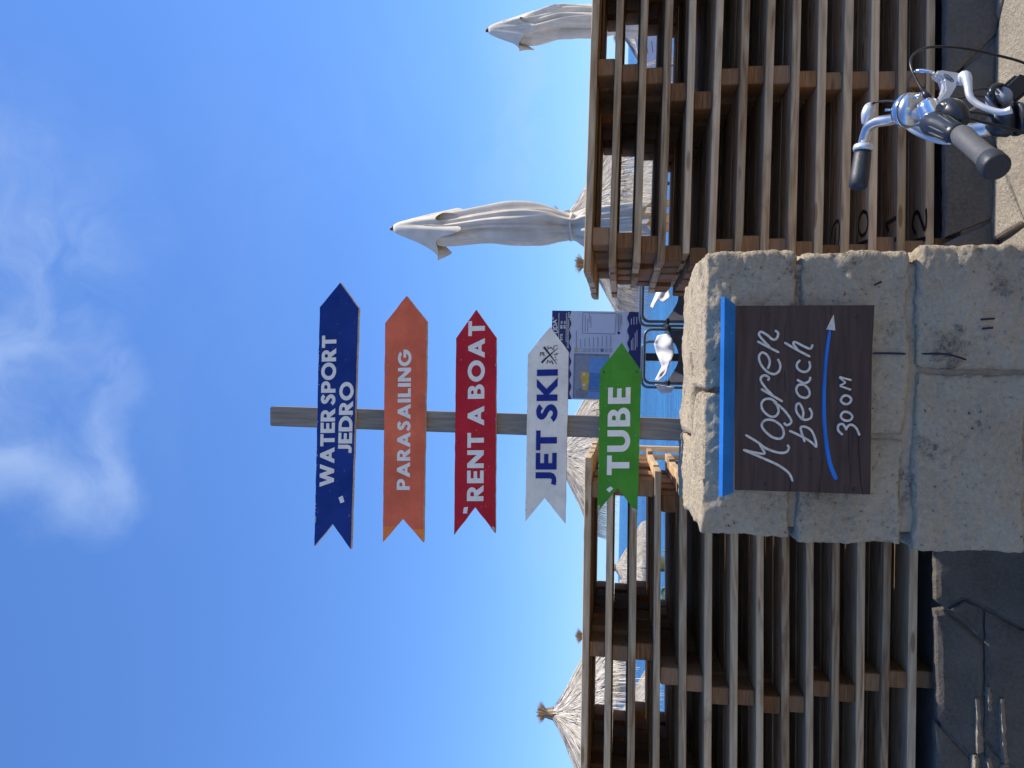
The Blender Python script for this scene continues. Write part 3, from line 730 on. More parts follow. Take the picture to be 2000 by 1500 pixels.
chips(A3, (969, 670), (967.3, 1030), 6, -1.6); chips(A2, (833.6, 640), (827.4, 1040), 6, -1.6); chips(A4, (1031, 700), (1026.4, 1005), 8, 1.6)
flat_poly('paint_chip', [(1244, 1003), (1236, 996), (1232, 990), (1245, 996)], GY-.0011, 'plywood_edge', A5); flat_poly('paint_chip', [(1167.2, 998), (1167.4, 988), (1171, 986), (1172, 992)], GY-.0011, 'plywood_edge', A5)
flat_poly('paint_chip', [(965, 1039), (958, 1031), (964, 1028), (967, 1034)], GY-.0011, 'plywood_edge', A3)
# crossed emblem on the white arrow
E = lambda l: [(1000+x/5, 550+y/5) for x, y in l]
ribbon('emblem', [(E([(312, 638), (345, 682), (372, 716), (408, 765), (440, 808)]), (4.6, .8)), (E([(290, 792), (330, 750), (372, 714), (420, 672), (452, 648)]), (4.2, .8)),
    (E([(277, 727), (277, 694), (310, 694)]), 2.0), (E([(310, 694), (312, 728)]), 2.0), (E([(294, 694), (294, 716)]), 1.6), (E([(340, 800), (350, 768), (372, 792)]), 2.0), (E([(372, 792), (385, 770), (402, 806)]), 2.0),
    (E([(350, 630), (350, 660), (378, 640)]), 2.0), (E([(378, 640), (404, 668), (410, 630)]), 1.8), (E([(410, 630), (430, 624), (446, 630)]), 1.0),
    (E([(408, 712), (442, 712)]), 1.5), (E([(415, 738), (432, 738)]), 1.4), (E([(420, 764), (446, 764)]), 1.0), (E([(430, 700), (455, 702)]), 1.0)], GY-.002, 2, 'letter_black', A4, thick=.0006, cat=0)
# ------------------------------------------------------------------ information board in the gap
IY = 6.6
ib = thing('information_board', 'navy and white beach information board with map behind the arrow signs', 'sign', (at(1300, 697, IY).x, IY, .36))
pn = prism('panel', [at(x, y, IY)-ib.location for x, y in ((1078.5, 606.5), (1112, 607), (1253, 609.5), (1250, 783), (1075, 779))], (0, .02, 0), 'panel_white', ib)
def wavy(x, y0, y1, amp, n_):
    return [(x+amp*math.sin(k*math.pi), 0) for k in range(1)] and [(x + amp*math.cos(k/ n_*28*math.pi/2), y0+(y1-y0)*k/n_) for k in range(n_+1)]
flat_poly('header_band', [(1078.6, 606.7)]+wavy(1114, 607, 780, 2, 44)+[(1075.2, 778.8)], IY-.003, 'navy_print', pn)
flat_poly('footer_band', [(1252.9, 609.7)]+wavy(1227, 609, 782, 2, 44)+[(1249.9, 782.8)], IY-.003, 'navy_print', pn)
IK = IY-.0045
small_text('UDA”', (1090, 651), (1086.5, 619), 9, IK, 'letter_white', pn, fat=.03)
flat_poly('rule', [(1091.3, 611), (1092.3, 611), (1091.5, 668), (1090.5, 668)], IK, 'letter_white', pn); flat_poly('rule', [(1105.8, 611), (1106.8, 611), (1106, 668), (1105, 668)], IK, 'letter_white', pn)
small_text('80 m', (1098.5, 642), (1098.5, 627), 4.6, IK, 'letter_white', pn, fat=.03); small_text('60 m', (1104.5, 642), (1104.5, 627), 4.6, IK, 'letter_white', pn, fat=.03)
small_text('STE', (1098.5, 665), (1098.5, 652), 4.6, IK, 'letter_white', pn, fat=.03)
small_text('JACOBSON MONTENEGRO” Budva', (1110.5, 680), (1112, 609.5), 3.6, IK, 'letter_white', pn, fat=.02)
# map
flat_poly('map_frame', [(1121, 690), (1190, 692), (1188, 779.5), (1118.5, 777.5)], IY-.0028, 'print_grey', pn)
flat_poly('map_land', [(1124.5, 694), (1188, 696), (1186, 778), (1122, 776)], IY-.004, 'print_grey_light', pn)
flat_poly('map_sea', [(1152, 697), (1188, 700), (1187, 778), (1148, 776), (1147.5, 766), (1150, 757), (1149, 735), (1151, 715)], IY-.0052, 'print_blue', pn)
flat_poly('map_water_zone', [(1151, 728), (1186, 730), (1186, 762), (1150, 761)], IY-.0062, 'print_deep_blue', pn)
flat_poly('map_beach', [(1135, 724), (1151, 727), (1150, 748), (1147, 762), (1137, 761), (1136, 745), (1133, 735)], IY-.0074, 'print_yellow', pn)
for yy in (731, 752): flat_poly('map_icon', [(1138, yy-2.4), (1142.5, yy-2.4), (1142.5, yy+2.4), (1138, yy+2.4)], IY-.0084, 'panel_white', pn)
flat_poly('map_line', [(1151, 763), (1186, 763.6), (1186, 765), (1151, 764.4)], IY-.0084, 'print_red', pn)
flat_poly('map_rock', [(1124, 764), (1134, 757), (1140, 762), (1147, 765), (1148, 774), (1136, 776), (1125, 774)], IY-.0062, 'print_grey', pn)
# notice frame and legend
fr = [(1138, 610), (1204, 612), (1201.5, 653), (1137, 651)]
flat_poly('notice_frame', fr, IY-.0028, 'print_grey', pn); flat_poly('notice', [(1139.2, 611.3), (1202.8, 613.2), (1200.4, 651.8), (1138.2, 649.9)], IY-.004, 'panel_white', pn)
for k, (x, y0, y1) in enumerate(((1142.5, 615, 648), (1147.5, 622, 648), (1150.5, 612, 630), (1153.5, 617, 640), (1207, 612, 646), (1210.5, 612, 644), (1213.5, 615, 634))):
    flat_poly('text_line', [(x, y0), (x+1.1, y0), (x+1.1, y1), (x, y1)], IY-.0052, 'print_grey', pn)
flat_poly('text_line', [(1125, 645), (1126.2, 645), (1126.2, 680), (1125, 680)], IY-.0052, 'print_grey', pn)
for k in range(9):
    x = 1123+k*8.4
    cl = ['print_yellow', 'panel_bright', 'print_grey', 'print_red', 'print_red', 'print_grey', 'print_deep_blue', 'print_grey', 'print_red'][k]
    flat_poly('legend_icon', [(x-.6, 680.6), (x+5.6, 680.6), (x+5.6, 687.4), (x-.6, 687.4)], IY-.0028, 'print_grey', pn)
    flat_poly('legend_icon', [(x, 681.4), (x+5, 681.4), (x+5, 686.6), (x, 686.6)], IY-.004, cl if k in (0, 6) else 'panel_white', pn)
    if k not in (0, 6, 1): flat_poly('legend_icon', [(x+1.4, 682.8), (x+3.6, 682.8), (x+3.6, 685.2), (x+1.4, 685.2)], IY-.0052, cl, pn)
    if k: flat_poly('text_line', [(x+2.2, 663-(k*37 % 9)), (x+3.3, 663-(k*37 % 9)), (x+3.3, 678), (x+2.2, 678)], IY-.0052, 'print_grey', pn)
flat_poly('drop_logo', [(1205, 650), (1208, 647), (1211, 649), (1211, 652), (1208, 653)], IY-.0052, 'letter_navy', pn)
for x, y0, y1 in ((1232.5, 622, 634), (1237.5, 619, 634), (1243, 619, 633), (1232.5, 664, 684), (1235.5, 660, 684), (1240, 650, 684), (1243.5, 645, 678)):
    flat_poly('text_line', [(x, y0), (x+1.3, y0), (x+1.3, y1), (x, y1)], IY-.0052, 'panel_white', pn)
leg = at(1253, 697, IY+.03)
o = link('leg', box_mesh(.066, .04, leg.z-.36+.3, .003), 'black_metal', ib); o.location = Vector((leg.x, IY+.042, .36+(leg.z-.06)/2+.001)) - ib.location
# ------------------------------------------------------------------ closed parasols
def parasol(label, prof, capx, Y, zdeck, sd, group):
    prof_w = [(at(x, (a+b_)/2, Y), (b_-a)/2*at_scale(x, Y)) for x, a, b_ in prof]
    base = prof_w[0][0]
    root = thing('closed_parasol', label, 'parasol', (prof_w[4][0].x, Y, zdeck), group)
    cs = [p for p, r in prof_w]; rs = [r for p, r in prof_w]
    # body
    n_, seg = 60, 96
    cc = catmull(cs[1:], 6); rc = [q.x for q in catmull([Vector((r, 0, 0)) for r in rs[1:]], 6)]
    bm = bmesh.new(); rings = []
    for i, (c_, r) in enumerate(zip(cc, rc)):
        t = i/(len(cc)-1); ring = []
        for k in range(seg):
            th = 2*math.pi*k/seg
            ph = .7*math.sin(t*4+sd) + sd
            f = 1 + .13*math.sin(5*th+ph*2.4) + .10*math.sin(9*th - ph*3+2.5*t) + .05*math.sin(17*th+6*ph+3*t)
            cr_ = abs(math.sin(3.5*th + 2.2*t + ph*1.5 + sd)); f -= .16*max(0, 1-cr_*3.2)          # sharp creases between the ribs
            f *= .95
            dz = (.03*math.sin(4*th+sd)+.025*math.sin(9*th)) * (t**6)
            ring.append(bm.verts.new(c_ + Vector((r*f*math.cos(th), r*f*math.sin(th), dz)) - root.location))
        rings.append(ring)
    for i in range(len(rings)-1):
        for k in range(seg): bm.faces.new((rings[i][k], rings[i][(k+1) % seg], rings[i+1][(k+1) % seg], rings[i+1][k]))
    link('canopy', mesh('canopy', bm, True), 'canvas', root)
    # vent flap with hanging corners
    bm = bmesh.new(); rings = []
    (x0, y0), (x1, yr, yl), (xc, yc) = capx
    top = at(x0, y0, Y); bot = at(x1, (yr+yl)/2, Y); wr = (yl-yr)/2*at_scale(x1, Y); corner = at(xc, yc, Y)
    m_ = 14
    for i in range(m_+1):
        t = i/m_; c_ = top.lerp(bot, t); ring = []
        for k in range(seg):
            th = 2*math.pi*k/seg
            lob = abs(math.cos(2*(th-math.pi)+.3))**4
            fold = .17*math.sin(6*th+sd)*t + .10*math.sin(11*th+2*t)*t
            r = .030 + (wr-.018)*t**.68*(1+fold+ .30*lob*t)
            p = c_ + Vector((r*math.cos(th), r*math.sin(th), -.15*lob*t*t + .04*math.sin(5*th+sd)*t*t))
            w_ = max(0, math.cos(th-math.pi*1.08))**10*t**2.2
            p = p.lerp(corner, w_*.95)
            ring.append(bm.verts.new(p - root.location))
        rings.append(ring)
    for i in range(m_):
        for k in range(seg): bm.faces.new((rings[i][k], rings[i][(k+1) % seg], rings[i+1][(k+1) % seg], rings[i+1][k]))
    bm.faces.new(rings[0])
    link('vent_flap', mesh('vent_flap', bm, True), 'canvas', root)
    tube('finial', [top+Vector((0, 0, .035)), top+Vector((0, 0, .03)), top+Vector((0, 0, -.02))], [.010, .018, .022], 'finial_brown', root, 14)
    # tie and pole
    ti = 7
    c_ = cs[ti]; r = rs[ti]
    tube('tie_strap', [c_+Vector((r*1.04*math.cos(a), r*1.04*math.sin(a), .006*math.sin(3*a))) for a in [2*math.pi*k/40 for k in range(41)]], .011, 'canvas', root, 8)
    tube('pole', [Vector((cs[-1].x, Y, zdeck)), Vector((cs[0].x, Y, cs[0].z-.05))], .024, 'pole_wood', root, 14)
    return root
def at_scale(x, Y): return (at(x, 700, Y)-at(x, 800, Y)).length/100
parasol('tall folded cream parasol tied at the middle between signs and right wall',
    [(772, 437, 453), (800, 431, 462), (840, 424, 476), (880, 420, 480), (950, 407, 474), (1000, 400, 479), (1060, 402, 480), (1116, 419, 468), (1145, 408, 476), (1200, 400, 480), (1262, 392, 478)],
    ((770, 446), (866, 420, 480), (853, 510)), 6.2, .36, .4, 'folded cream parasols')
parasol('folded cream parasol at the picture edge above the right timber wall',
    [(955, 52, 66), (985, 40, 74), (1015, 36, 80), (1045, 28, 82), (1090, 16, 75), (1125, 14, 74), (1165, 16, 72), (1205, 28, 66), (1235, 20, 72), (1270, 14, 74), (1310, 10, 74)],
    ((955, 59), (1022, 36, 84), (1014, 101)), 7.7, .36, 2.1, 'folded cream parasols')
# ------------------------------------------------------------------ straw parasols
def straw_blades(bm, lay, pts, w, val, wdir):
    vs_ = []
    for i, p in enumerate(pts):
        t = i/(len(pts)-1); ww = w*(1-.75*t)
        vs_.append((bm.verts.new(p+wdir*ww/2), bm.verts.new(p-wdir*ww/2)))
    for a, b_ in zip(vs_, vs_[1:]):
        f = bm.faces.new((a[0], a[1], b_[1], b_[0])); f[lay] = val
def thatch_mesh(Rm, slope, nbl, seed, tiers=0):
    r = random.Random(seed); bm = bmesh.new(); lay = bm.faces.layers.float.new('rnd')
    def prof(s): return -slope*(s*.92+.12*Rm*(1-math.exp(-s/.12)))
    seg = 48; rings = []
    for i in range(13):
        s = Rm*.97*i/12 + .03
        rings.append([bm.verts.new((s*math.cos(2*math.pi*k/seg), s*math.sin(2*math.pi*k/seg), prof(s)-.02)) for k in range(seg)])
    for i in range(12):
        for k in range(seg):
            f = bm.faces.new((rings[i][k], rings[i+1][k], rings[i+1][(k+1) % seg], rings[i][(k+1) % seg])); f[lay] = .22
    for q in range(nbl):
        th = r.uniform(0, 2*math.pi); s = Rm*(r.random()**.6)*.9 + .02; L = r.uniform(.18, .5)*min(1, .5+s)
        th2 = th + r.gauss(0, .05)/(1+s) + r.gauss(0, .012)
        lift = r.uniform(0, .025) + (.05*r.random() if r.random() < .05 else 0)
        pts = []
        for t in (0, .5, 1):
            ss = s+L*t; a = th+(th2-th)*t
            zz = prof(min(ss, Rm)) - (max(0, ss-Rm))*1.1 + .004+lift*t*(1.5-t)
            pts.append(Vector((min(ss, Rm+.3*(ss-Rm))*math.cos(a), min(ss, Rm+.3*(ss-Rm))*math.sin(a), zz)))
        wd = Vector((-math.sin(th), math.cos(th), r.uniform(-.4, .4))).normalized()
        straw_blades(bm, lay, pts, r.uniform(.006, .016), min(1, max(0, r.gauss(.55, .25))), wd)
    me = bpy.data.meshes.new('thatch'); bm.to_mesh(me); bm.free(); me.materials.append(MAT['thatch_straw']); return me
def tuft_mesh(seed):
    r = random.Random(seed); bm = bmesh.new(); lay = bm.faces.layers.float.new('rnd')
    for q in range(420):
        th = r.uniform(0, 6.283); a0 = r.uniform(.0, .06); sp_ = r.uniform(0, 1); h = .17+r.uniform(-.03, .03)
        d_ = Vector((math.cos(th), math.sin(th), 0)); o_ = Vector((-math.sin(th), math.cos(th), 0))
        pts = [d_*(.05+.05*sp_)*1 + Vector((0, 0, -.08)), d_*(.035+.035*sp_)+Vector((0, 0, .04)), d_*(.06+.13*sp_)+o_*r.uniform(-.03, .03)+Vector((0, 0, h*(.85+.15*r.random())-.05*sp_))]
        straw_blades(bm, lay, pts, r.uniform(.008, .018), min(1, max(0, r.gauss(.5, .28))), o_)
    for q in range(40):
        a = 6.283*q/40; p = [Vector((.062*math.cos(a+da), .062*math.sin(a+da), .035+dz)) for da, dz in ((0, -.008), (.16, -.008), (.16, .008), (0, .008))]
        f = bm.faces.new([bm.verts.new(x) for x in p]); f[lay] = .1
    me = bpy.data.meshes.new('tuft'); bm.to_mesh(me); bm.free(); me.materials.append(MAT['tuft_straw']); return me
TH = [thatch_mesh(1.2, .60, 6500, 1), thatch_mesh(1.2, .60, 6500, 2)]; TF = [tuft_mesh(1), tuft_mesh(2)]
pole_me = mesh('pole', tube_bm(bmesh.new(), [(0, 0, -3.4), (0, 0, -.1)], .05, 12), True)
def straw_parasol(x, y, Y, label, k, zg, rot=0, wide=1.0):
    ap = at(x, y, Y)
    root = thing('straw_parasol', label, 'parasol', (ap.x, Y, zg), 'straw parasols on the beach terrace')
    h = ap.z-zg
    o = link('thatch_canopy', TH[k % 2], 'thatch_straw', root); o.location = (0, 0, h); o.rotation_euler = (0, 0, rot); o.scale = (wide, wide, 1+(wide-1)*.55)
    o = link('tuft', TF[k % 2], 'tuft_straw', root); o.location = (0, 0, h); o.rotation_euler = (0, 0, rot*2)
    tube('pole', [Vector((ap.x, Y, zg)), Vector((ap.x, Y, ap.z-.1))], .045, 'pole_wood', root, 12)
straw_parasol(1070, 1393, 11.6, 'large straw parasol rising over the far left of the left timber wall', 0, .36, .3, 1.35)
straw_parasol(1140, 1243, 16, 'straw parasol of which only the brown tuft clears the left wall', 1, -1.0, 1.1)
straw_parasol(1074, 886, 13.2, 'straw parasol directly behind the white and green arrow signs', 1, .36, 2.0, 1.12)
straw_parasol(1196, 1108, 20, 'low distant straw parasol seen through the gaps of the left timber wall', 0, -1.0, 3.0)
straw_parasol(1100, 425, 10.0, 'straw parasol behind the tall folded cream parasol', 0, .36, 4.0)
straw_parasol(1143, 515, 12.6, 'straw parasol between the tall folded parasol and the information board', 1, .36, 5.0)
straw_parasol(1216, 360, 20, 'distant straw parasol seen through the slats right of the folded parasol', 1, -1.0, 5.6)
straw_parasol(1213, 70, 17, 'distant straw parasol seen through the slats at the right picture edge', 0, -1.0, .8)
straw_parasol(1206, 1395, 20, 'distant straw parasol showing through the far left slats', 1, -1.0, 2.6)
# ------------------------------------------------------------------ folding chairs
def chair(label, Y, yr, yl, xt, hide):
    p0 = at(xt, (yr+yl)/2, Y)
    root = thing('folding_chair', label, 'chair', (p0.x, Y, .36), 'folding chairs in the gap between the timber walls')
    def uframe(Yk, xtop, ya, yb, name):
        zb_ = .36
        A, B = at(xtop, ya, Yk), at(xtop, yb, Yk); r = .05
        zt = (A.z+B.z)/2; xa, xb = A.x, B.x
        pts = [Vector((xa, Yk, zb_))]
        for a in range(0, 91, 18): pts.append(Vector((xa-r+r*math.cos(R_(a)), Yk, zt-r+r*math.sin(R_(a)))))
        for a in range(90, 181, 18): pts.append(Vector((xb+r+r*math.cos(R_(a)), Yk, zt-r+r*math.sin(R_(a)))))
        pts.append(Vector((xb, Yk, zb_)))
        tube(name, pts, .011, 'frame_grey', root, 8)
        return xa, xb, zt
    xa, xb, zt = uframe(Y, xt, yr, yl, 'back_frame')
    uframe(Y+.42, xt-4 , yr+24, yl+8, 'arm_frame')
    # slack canvas back
    bm = bmesh.new(); g = []
    for i in range(15):
        t = i/14; row = []
        for j in range(9):
            s = j/8
            topz = zt-.145-.10*math.sin(math.pi*(t*.9+.05))**1.3
            row.append(bm.verts.new(Vector((xa+(xb-xa)*t, Y+.02+.07*math.sin(math.pi*t)*(1-s*.4)+.006*math.sin(9*t+6*s), topz-(.40)*s))-root.location))
        g.append(row)
    for i in range(14):
        for j in range(8): bm.faces.new((g[i][j], g[i+1][j], g[i+1][j+1], g[i][j+1]))
    link('backrest', mesh('backrest', bm, True), 'grey_canvas', root)
    bm = bmesh.new()
    seat = [Vector((xa-.01, Y+.04, .80)), Vector((xb+.01, Y+.04, .80)), Vector((xb+.01, Y+.44, .82)), Vector((xa-.01, Y+.44, .82))]
    o = prism('seat', [p-root.location for p in seat], (0, 0, .015), 'grey_canvas', root)
    for xx in (xa, xb):
        o = link('armrest', box_mesh(.045, .46, .022, .006), 'black_plastic', root); o.location = Vector((xx, Y+.2, zt-.17)) - root.location
    return root, xa, xb, zt
c1, xa, xb, zt = chair('grey folding chair draped with a white cloth behind the pillar top', 5.5, 643, 748, 1258, 0)
c2, _, _, _ = chair('grey folding chair partly hidden by the end of the right timber wall', 5.3, 520, 628, 1255, 1)
# cloths
def cloth(label, poly, Y, seed, mat='white_cloth'):
    P = [at(x, y, Y+d) for x, y, d in poly]
    c_ = sum(P, Vector())/len(P)
    bm = bmesh.new()
    ring = [bm.verts.new(p) for p in P]; f = bm.faces.new(ring)
    bmesh.ops.triangulate(bm, faces=[f]); bmesh.ops.subdivide_edges(bm, edges=bm.edges[:], cuts=6, use_grid_fill=True)
    for v_ in bm.verts:
        v_.co.y += .04*noise.noise(v_.co*11+Vector((seed, 0, 0))) + .018*noise.noise(v_.co*24)
    zmin = min(v_.co.z for v_ in bm.verts)
    org = Vector((c_.x, c_.y, zmin))
    for v_ in bm.verts: v_.co -= org
    o = link('cloth', mesh('cloth', bm, True), mat); o.location = org
    so_ = o.modifiers.new('thick', 'SOLIDIFY'); so_.thickness = .006
    tag(o, label, 'cloth'); return o
cloth('crumpled white cloth hanging inside the folding chair nearest the pillar', [(1284, 655, .1), (1300, 652, .06), (1313, 662, .03), (1316, 690, .0), (1308, 708, .02), (1300, 730, .05), (1285, 745, .08), (1279, 742, .1), (1292, 716, .12), (1282, 690, .14), (1277, 672, .13)], 5.53, 1)
cloth('small pale cloth end hanging outside the left of the nearest chair', [(1280, 750, 0), (1296, 753, 0), (1318, 756, 0), (1310, 766, .02), (1292, 768, .05), (1284, 760, .03)], 5.44, 3)
cloth('pale cloth bundled on the chair behind the end of the right wall', [(1285, 560, .05), (1305, 562, .0), (1308, 580, -.02), (1296, 590, .0), (1284, 585, .05), (1275, 602, .1), (1270, 598, .12), (1280, 575, .1)], 5.35, 5)
# ------------------------------------------------------------------ white board behind the slats, rails, plant
def notice(label, px, Y, txt=None):
    P = [at(x, y, Y) for x, y in px]; zb_ = min(p.z for p in P); cx = sum(p.x for p in P)/4
    root = thing('price_board', label, 'board', (cx, Y, .36), 'white boards behind the right wall')
    pnl = prism('panel', [p-root.location for p in P], (0, .02, 0), 'panel_bright', root)
    for k in (-.12, .12): tube('leg', [Vector((cx+k, Y+.035, .36)), Vector((cx+k, Y+.035, zb_+.1))], .012, 'frame_grey', root, 8)
    if txt:
        for s, st, en, cap in txt: small_text(s, st, en, cap, Y-.002, 'print_grey', pnl)
    return root, pnl
r_, p_ = notice('white price board with slanted top seen through the right wall slats', [(1240, 78), (1300, 66), (1312, 104), (1250, 128)], 6.0)
for k in range(5): flat_poly('text_line', [(1252+k*10, 84-k*2), (1253.4+k*10, 84-k*2), (1256+k*10, 106-k*2), (1254.6+k*10, 106-k*2)], 5.997, 'print_grey', p_)
notice('lower white price board with printed line seen through the right wall slats', [(1262, 130), (1319, 108), (1324, 158), (1290, 164), (1266, 154)], 6.08)
for k, (x, y, Y, l) in enumerate(((1250, 876, 9.0, 'left of the signpost'), (1265, 398, 9.0, 'right of the folded parasol'), (1290, 428, 9.3, 'under the folded parasol'), (1290, 447, 9.3, 'beside the folded parasol'))):
    p = at(x, y, Y)
    bm = bmesh.new(); bmesh.ops.create_cube(bm, size=1)
    for v_ in bm.verts: v_.co = Vector((v_.co.x*.07, v_.co.y*.07, (v_.co.z+.5)*(p.z-.36+.03)))
    bmesh.ops.bevel(bm, geom=bm.edges[:], offset=.006, segments=1, affect='EDGES')
    o = link('wooden_stake', mesh('wooden_stake', bm), 'pole_wood'); o.location = (p.x, Y, .36); tag(o, 'light brown wooden stake in front of the sea, '+l, 'stake')
def plant(x, y, Y, label, seed):
    base = at(x, y, Y); root = thing('leafy_plant', label, 'plant', (base.x, Y, .36), None); r = random.Random(seed)
    hz = at(1284, y, Y).z-.36
    tube('stem', [Vector((base.x, Y, .36)), Vector((base.x+.01, Y, .36+hz*.6)), Vector((base.x, Y, .36+hz*.95))], .008, 'leaf', root, 6)
    for k in range(16):
        a = r.uniform(0, 6.283); L = r.uniform(.16, .3); z0_ = hz*r.uniform(.55, .95)
        d_ = Vector((math.cos(a), math.sin(a)*.7, 0)); o_ = Vector((-math.sin(a), math.cos(a), .3)).normalized()
        bm = bmesh.new(); vs_ = []
        for i in range(6):
            t = i/5; w = .045*math.sin(math.pi*(t*.92+.05)); c_ = Vector((0, 0, z0_))+d_*L*t+Vector((0, 0, .14*t-.2*t*t))
            vs_.append((bm.verts.new(c_+o_*w), bm.verts.new(c_-Vector((0, 0, w*.3))), bm.verts.new(c_-o_*w)))
        for a_, b_ in zip(vs_, vs_[1:]):
            for j in (0, 1): bm.faces.new((a_[j], a_[j+1], b_[j+1], b_[j]))
        link('leaf', mesh('leaf', bm, True), 'leaf', root)
plant(1330, 1078, 5.9, 'green leafy plant showing between the slats right beside the pillar', 2)
plant(1330, 1150, 6.1, 'green leafy plant showing between the slats farther from the pillar', 6)
# ------------------------------------------------------------------ bicycle
Zm = lambda x, y, Y: at(1640+x/4.411, 60+y/4.411, Y)
hd = Zm(1520, 800, 1.50)                 # steering head
bk = thing('bicycle', 'parked bicycle with silver handlebar and black grips at the right wall', 'bicycle', (hd.x, hd.y, 0))
near = [Zm(1320, 860, 1.50), Zm(1120, 800, 1.49), Zm(960, 800, 1.46)]
# handlebar
hb = tube('handlebar', [Zm(1310, 1130, 1.235), Zm(1060, 910, 1.33), Zm(880, 800, 1.395), Zm(760, 740, 1.43), Zm(660, 715, 1.49), Zm(560, 730, 1.56), Zm(450, 765, 1.62), Zm(330, 785, 1.665), Zm(250, 830, 1.69), Zm(215, 920, 1.705), Zm(200, 1010, 1.71), Zm(172, 1330, 1.70)], .0108, 'alloy', bk, 14, cat=6)
tube('grip', [Zm(1040, 890, 1.338), Zm(1060, 910, 1.328), Zm(1120, 965, 1.305), Zm(1240, 1070, 1.262), Zm(1270, 1095, 1.250), Zm(1300, 1125, 1.24), Zm(1345, 1170, 1.222), Zm(1352, 1176, 1.219)], [.015, .0168, .0160, .0160, .0165, .0190, .0194, .017], 'rubber_grey', bk, 24)
tube('grip_end', [Zm(1285, 1112, 1.246), Zm(1300, 1125, 1.24), Zm(1348, 1174, 1.2195), Zm(1357, 1182, 1.2165)], [.0175, .0197, .0200, .0170], 'rubber', bk, 24)
tube('grip', [Zm(200, 1045, 1.71), Zm(196, 1080, 1.71), Zm(185, 1160, 1.706), Zm(172, 1260, 1.702), Zm(158, 1340, 1.697), Zm(156, 1362, 1.696)], [.0165, .0178, .0185, .0195, .0185, .012], 'rubber', bk, 20)
tube('grip_collar', [Zm(206, 985, 1.709), Zm(203, 1015, 1.709), Zm(200, 1038, 1.709)], [.019, .0205, .019], 'alloy_paint', bk, 20)
# twist shifter
sh = tube('gear_shifter', [Zm(770, 790, 1.425), Zm(800, 800, 1.415), Zm(850, 815, 1.40), Zm(900, 830, 1.385), Zm(985, 880, 1.357), Zm(1035, 890, 1.34)], [.017, .0205, .0197, .0185, .0168, .0155], 'black_plastic', bk, 24)
for k in range(11):                         # raised ribs of the shifter
    a = k*2*math.pi/11; A0, B0 = Zm(865, 818, 1.397), Zm(985, 882, 1.357); ax = (B0-A0).normalized(); e1 = ax.orthogonal().normalized(); e2 = ax.cross(e1)
    d_ = e1*math.cos(a)+e2*math.sin(a)
    tube('rib', [A0+d_*.0190, (A0+B0)/2+d_*.0180, B0+d_*.0164], .0015, 'rubber_grey', sh, 6)
tube('shifter_housing', [Zm(860, 690, 1.40), Zm(930, 680, 1.40), Zm(1010, 720, 1.385), Zm(1070, 800, 1.375)], [.012, .02, .019, .010], 'black_plastic', bk, 16, cat=3)
# brake clamp, lever body and lever (near side)
tube('brake_clamp', [Zm(720, 600, 1.44), Zm(745, 640, 1.44), Zm(775, 700, 1.435), Zm(800, 760, 1.43), Zm(790, 830, 1.43)], [.010, .0175, .0185, .0175, .010], 'chrome', bk, 18, cat=4)
body = [(835, 345, .0), (870, 332, 0), (1040, 360, 0), (1062, 378, 0), (1010, 470, 0), (960, 560, 0), (918, 616, 0), (870, 640, 0), (845, 590, 0), (905, 510, 0), (895, 430, 0), (870, 400, 0), (820, 380, 0)]
bl_ = prism('lever_body', [Zm(x, y, 1.43)-bk.location for x, y, q in body], (0, .022, 0), 'alloy_paint', bk)
bmx = bmesh.new(); bmx.from_mesh(bl_.data); bmesh.ops.bevel(bmx, geom=bmx.edges[:], offset=.003, segments=2, affect='EDGES'); bmx.to_mesh(bl_.data); bmx.free()
em = bmesh.new(); ol = [(940+46*math.cos(t)*.9+18*math.sin(t)*.3, 405+46*math.cos(t)*.55+20*math.sin(t)) for t in [2*math.pi*k/24 for k in range(25)]]
tube('oval_mark', [Zm(x, y, 1.4292) for x, y in ol], .0007, 'print_grey', bl_, 6)
ribbon('oval_mark', [([(912, 392), (968, 422)], 9)], 1.4285, 9, 'print_grey', bl_, thick=.0005, cat=0, ox=1640, oy=60, sc=4.411)
tube('brake_lever', [Zm(1030, 470, 1.435), Zm(1060, 395, 1.43), Zm(1090, 400, 1.425), Zm(1105, 470, 1.42), Zm(1120, 560, 1.415), Zm(1170, 620, 1.41), Zm(1260, 668, 1.40), Zm(1370, 700, 1.39), Zm(1430, 697, 1.385), Zm(1480, 680, 1.38)], [.006, .0085, .0088, .0068, .0058, .0052, .0052, .0052, .0055, .0068], 'alloy_paint', bk, 14, cat=4)
tube('brake_lever', [Zm(560, 800, 1.58), Zm(640, 845, 1.57), Zm(730, 892, 1.56), Zm(850, 940, 1.55), Zm(960, 955, 1.54)], [.005, .0085, .008, .007, .006], 'alloy_paint', bk, 12, cat=4)
tube('lever_body', [Zm(225, 800, 1.70), Zm(235, 720, 1.69), Zm(265, 660, 1.69), Zm(285, 635, 1.685)], [.008, .0115, .0125, .006], 'alloy_paint', bk, 14, cat=3)
tube('barrel_adjuster', [Zm(810, 365, 1.44), Zm(780, 352, 1.44), Zm(700, 345, 1.445), Zm(655, 352, 1.45)], [.0035, .0025, .0035, .0045], 'chrome', bk, 10)
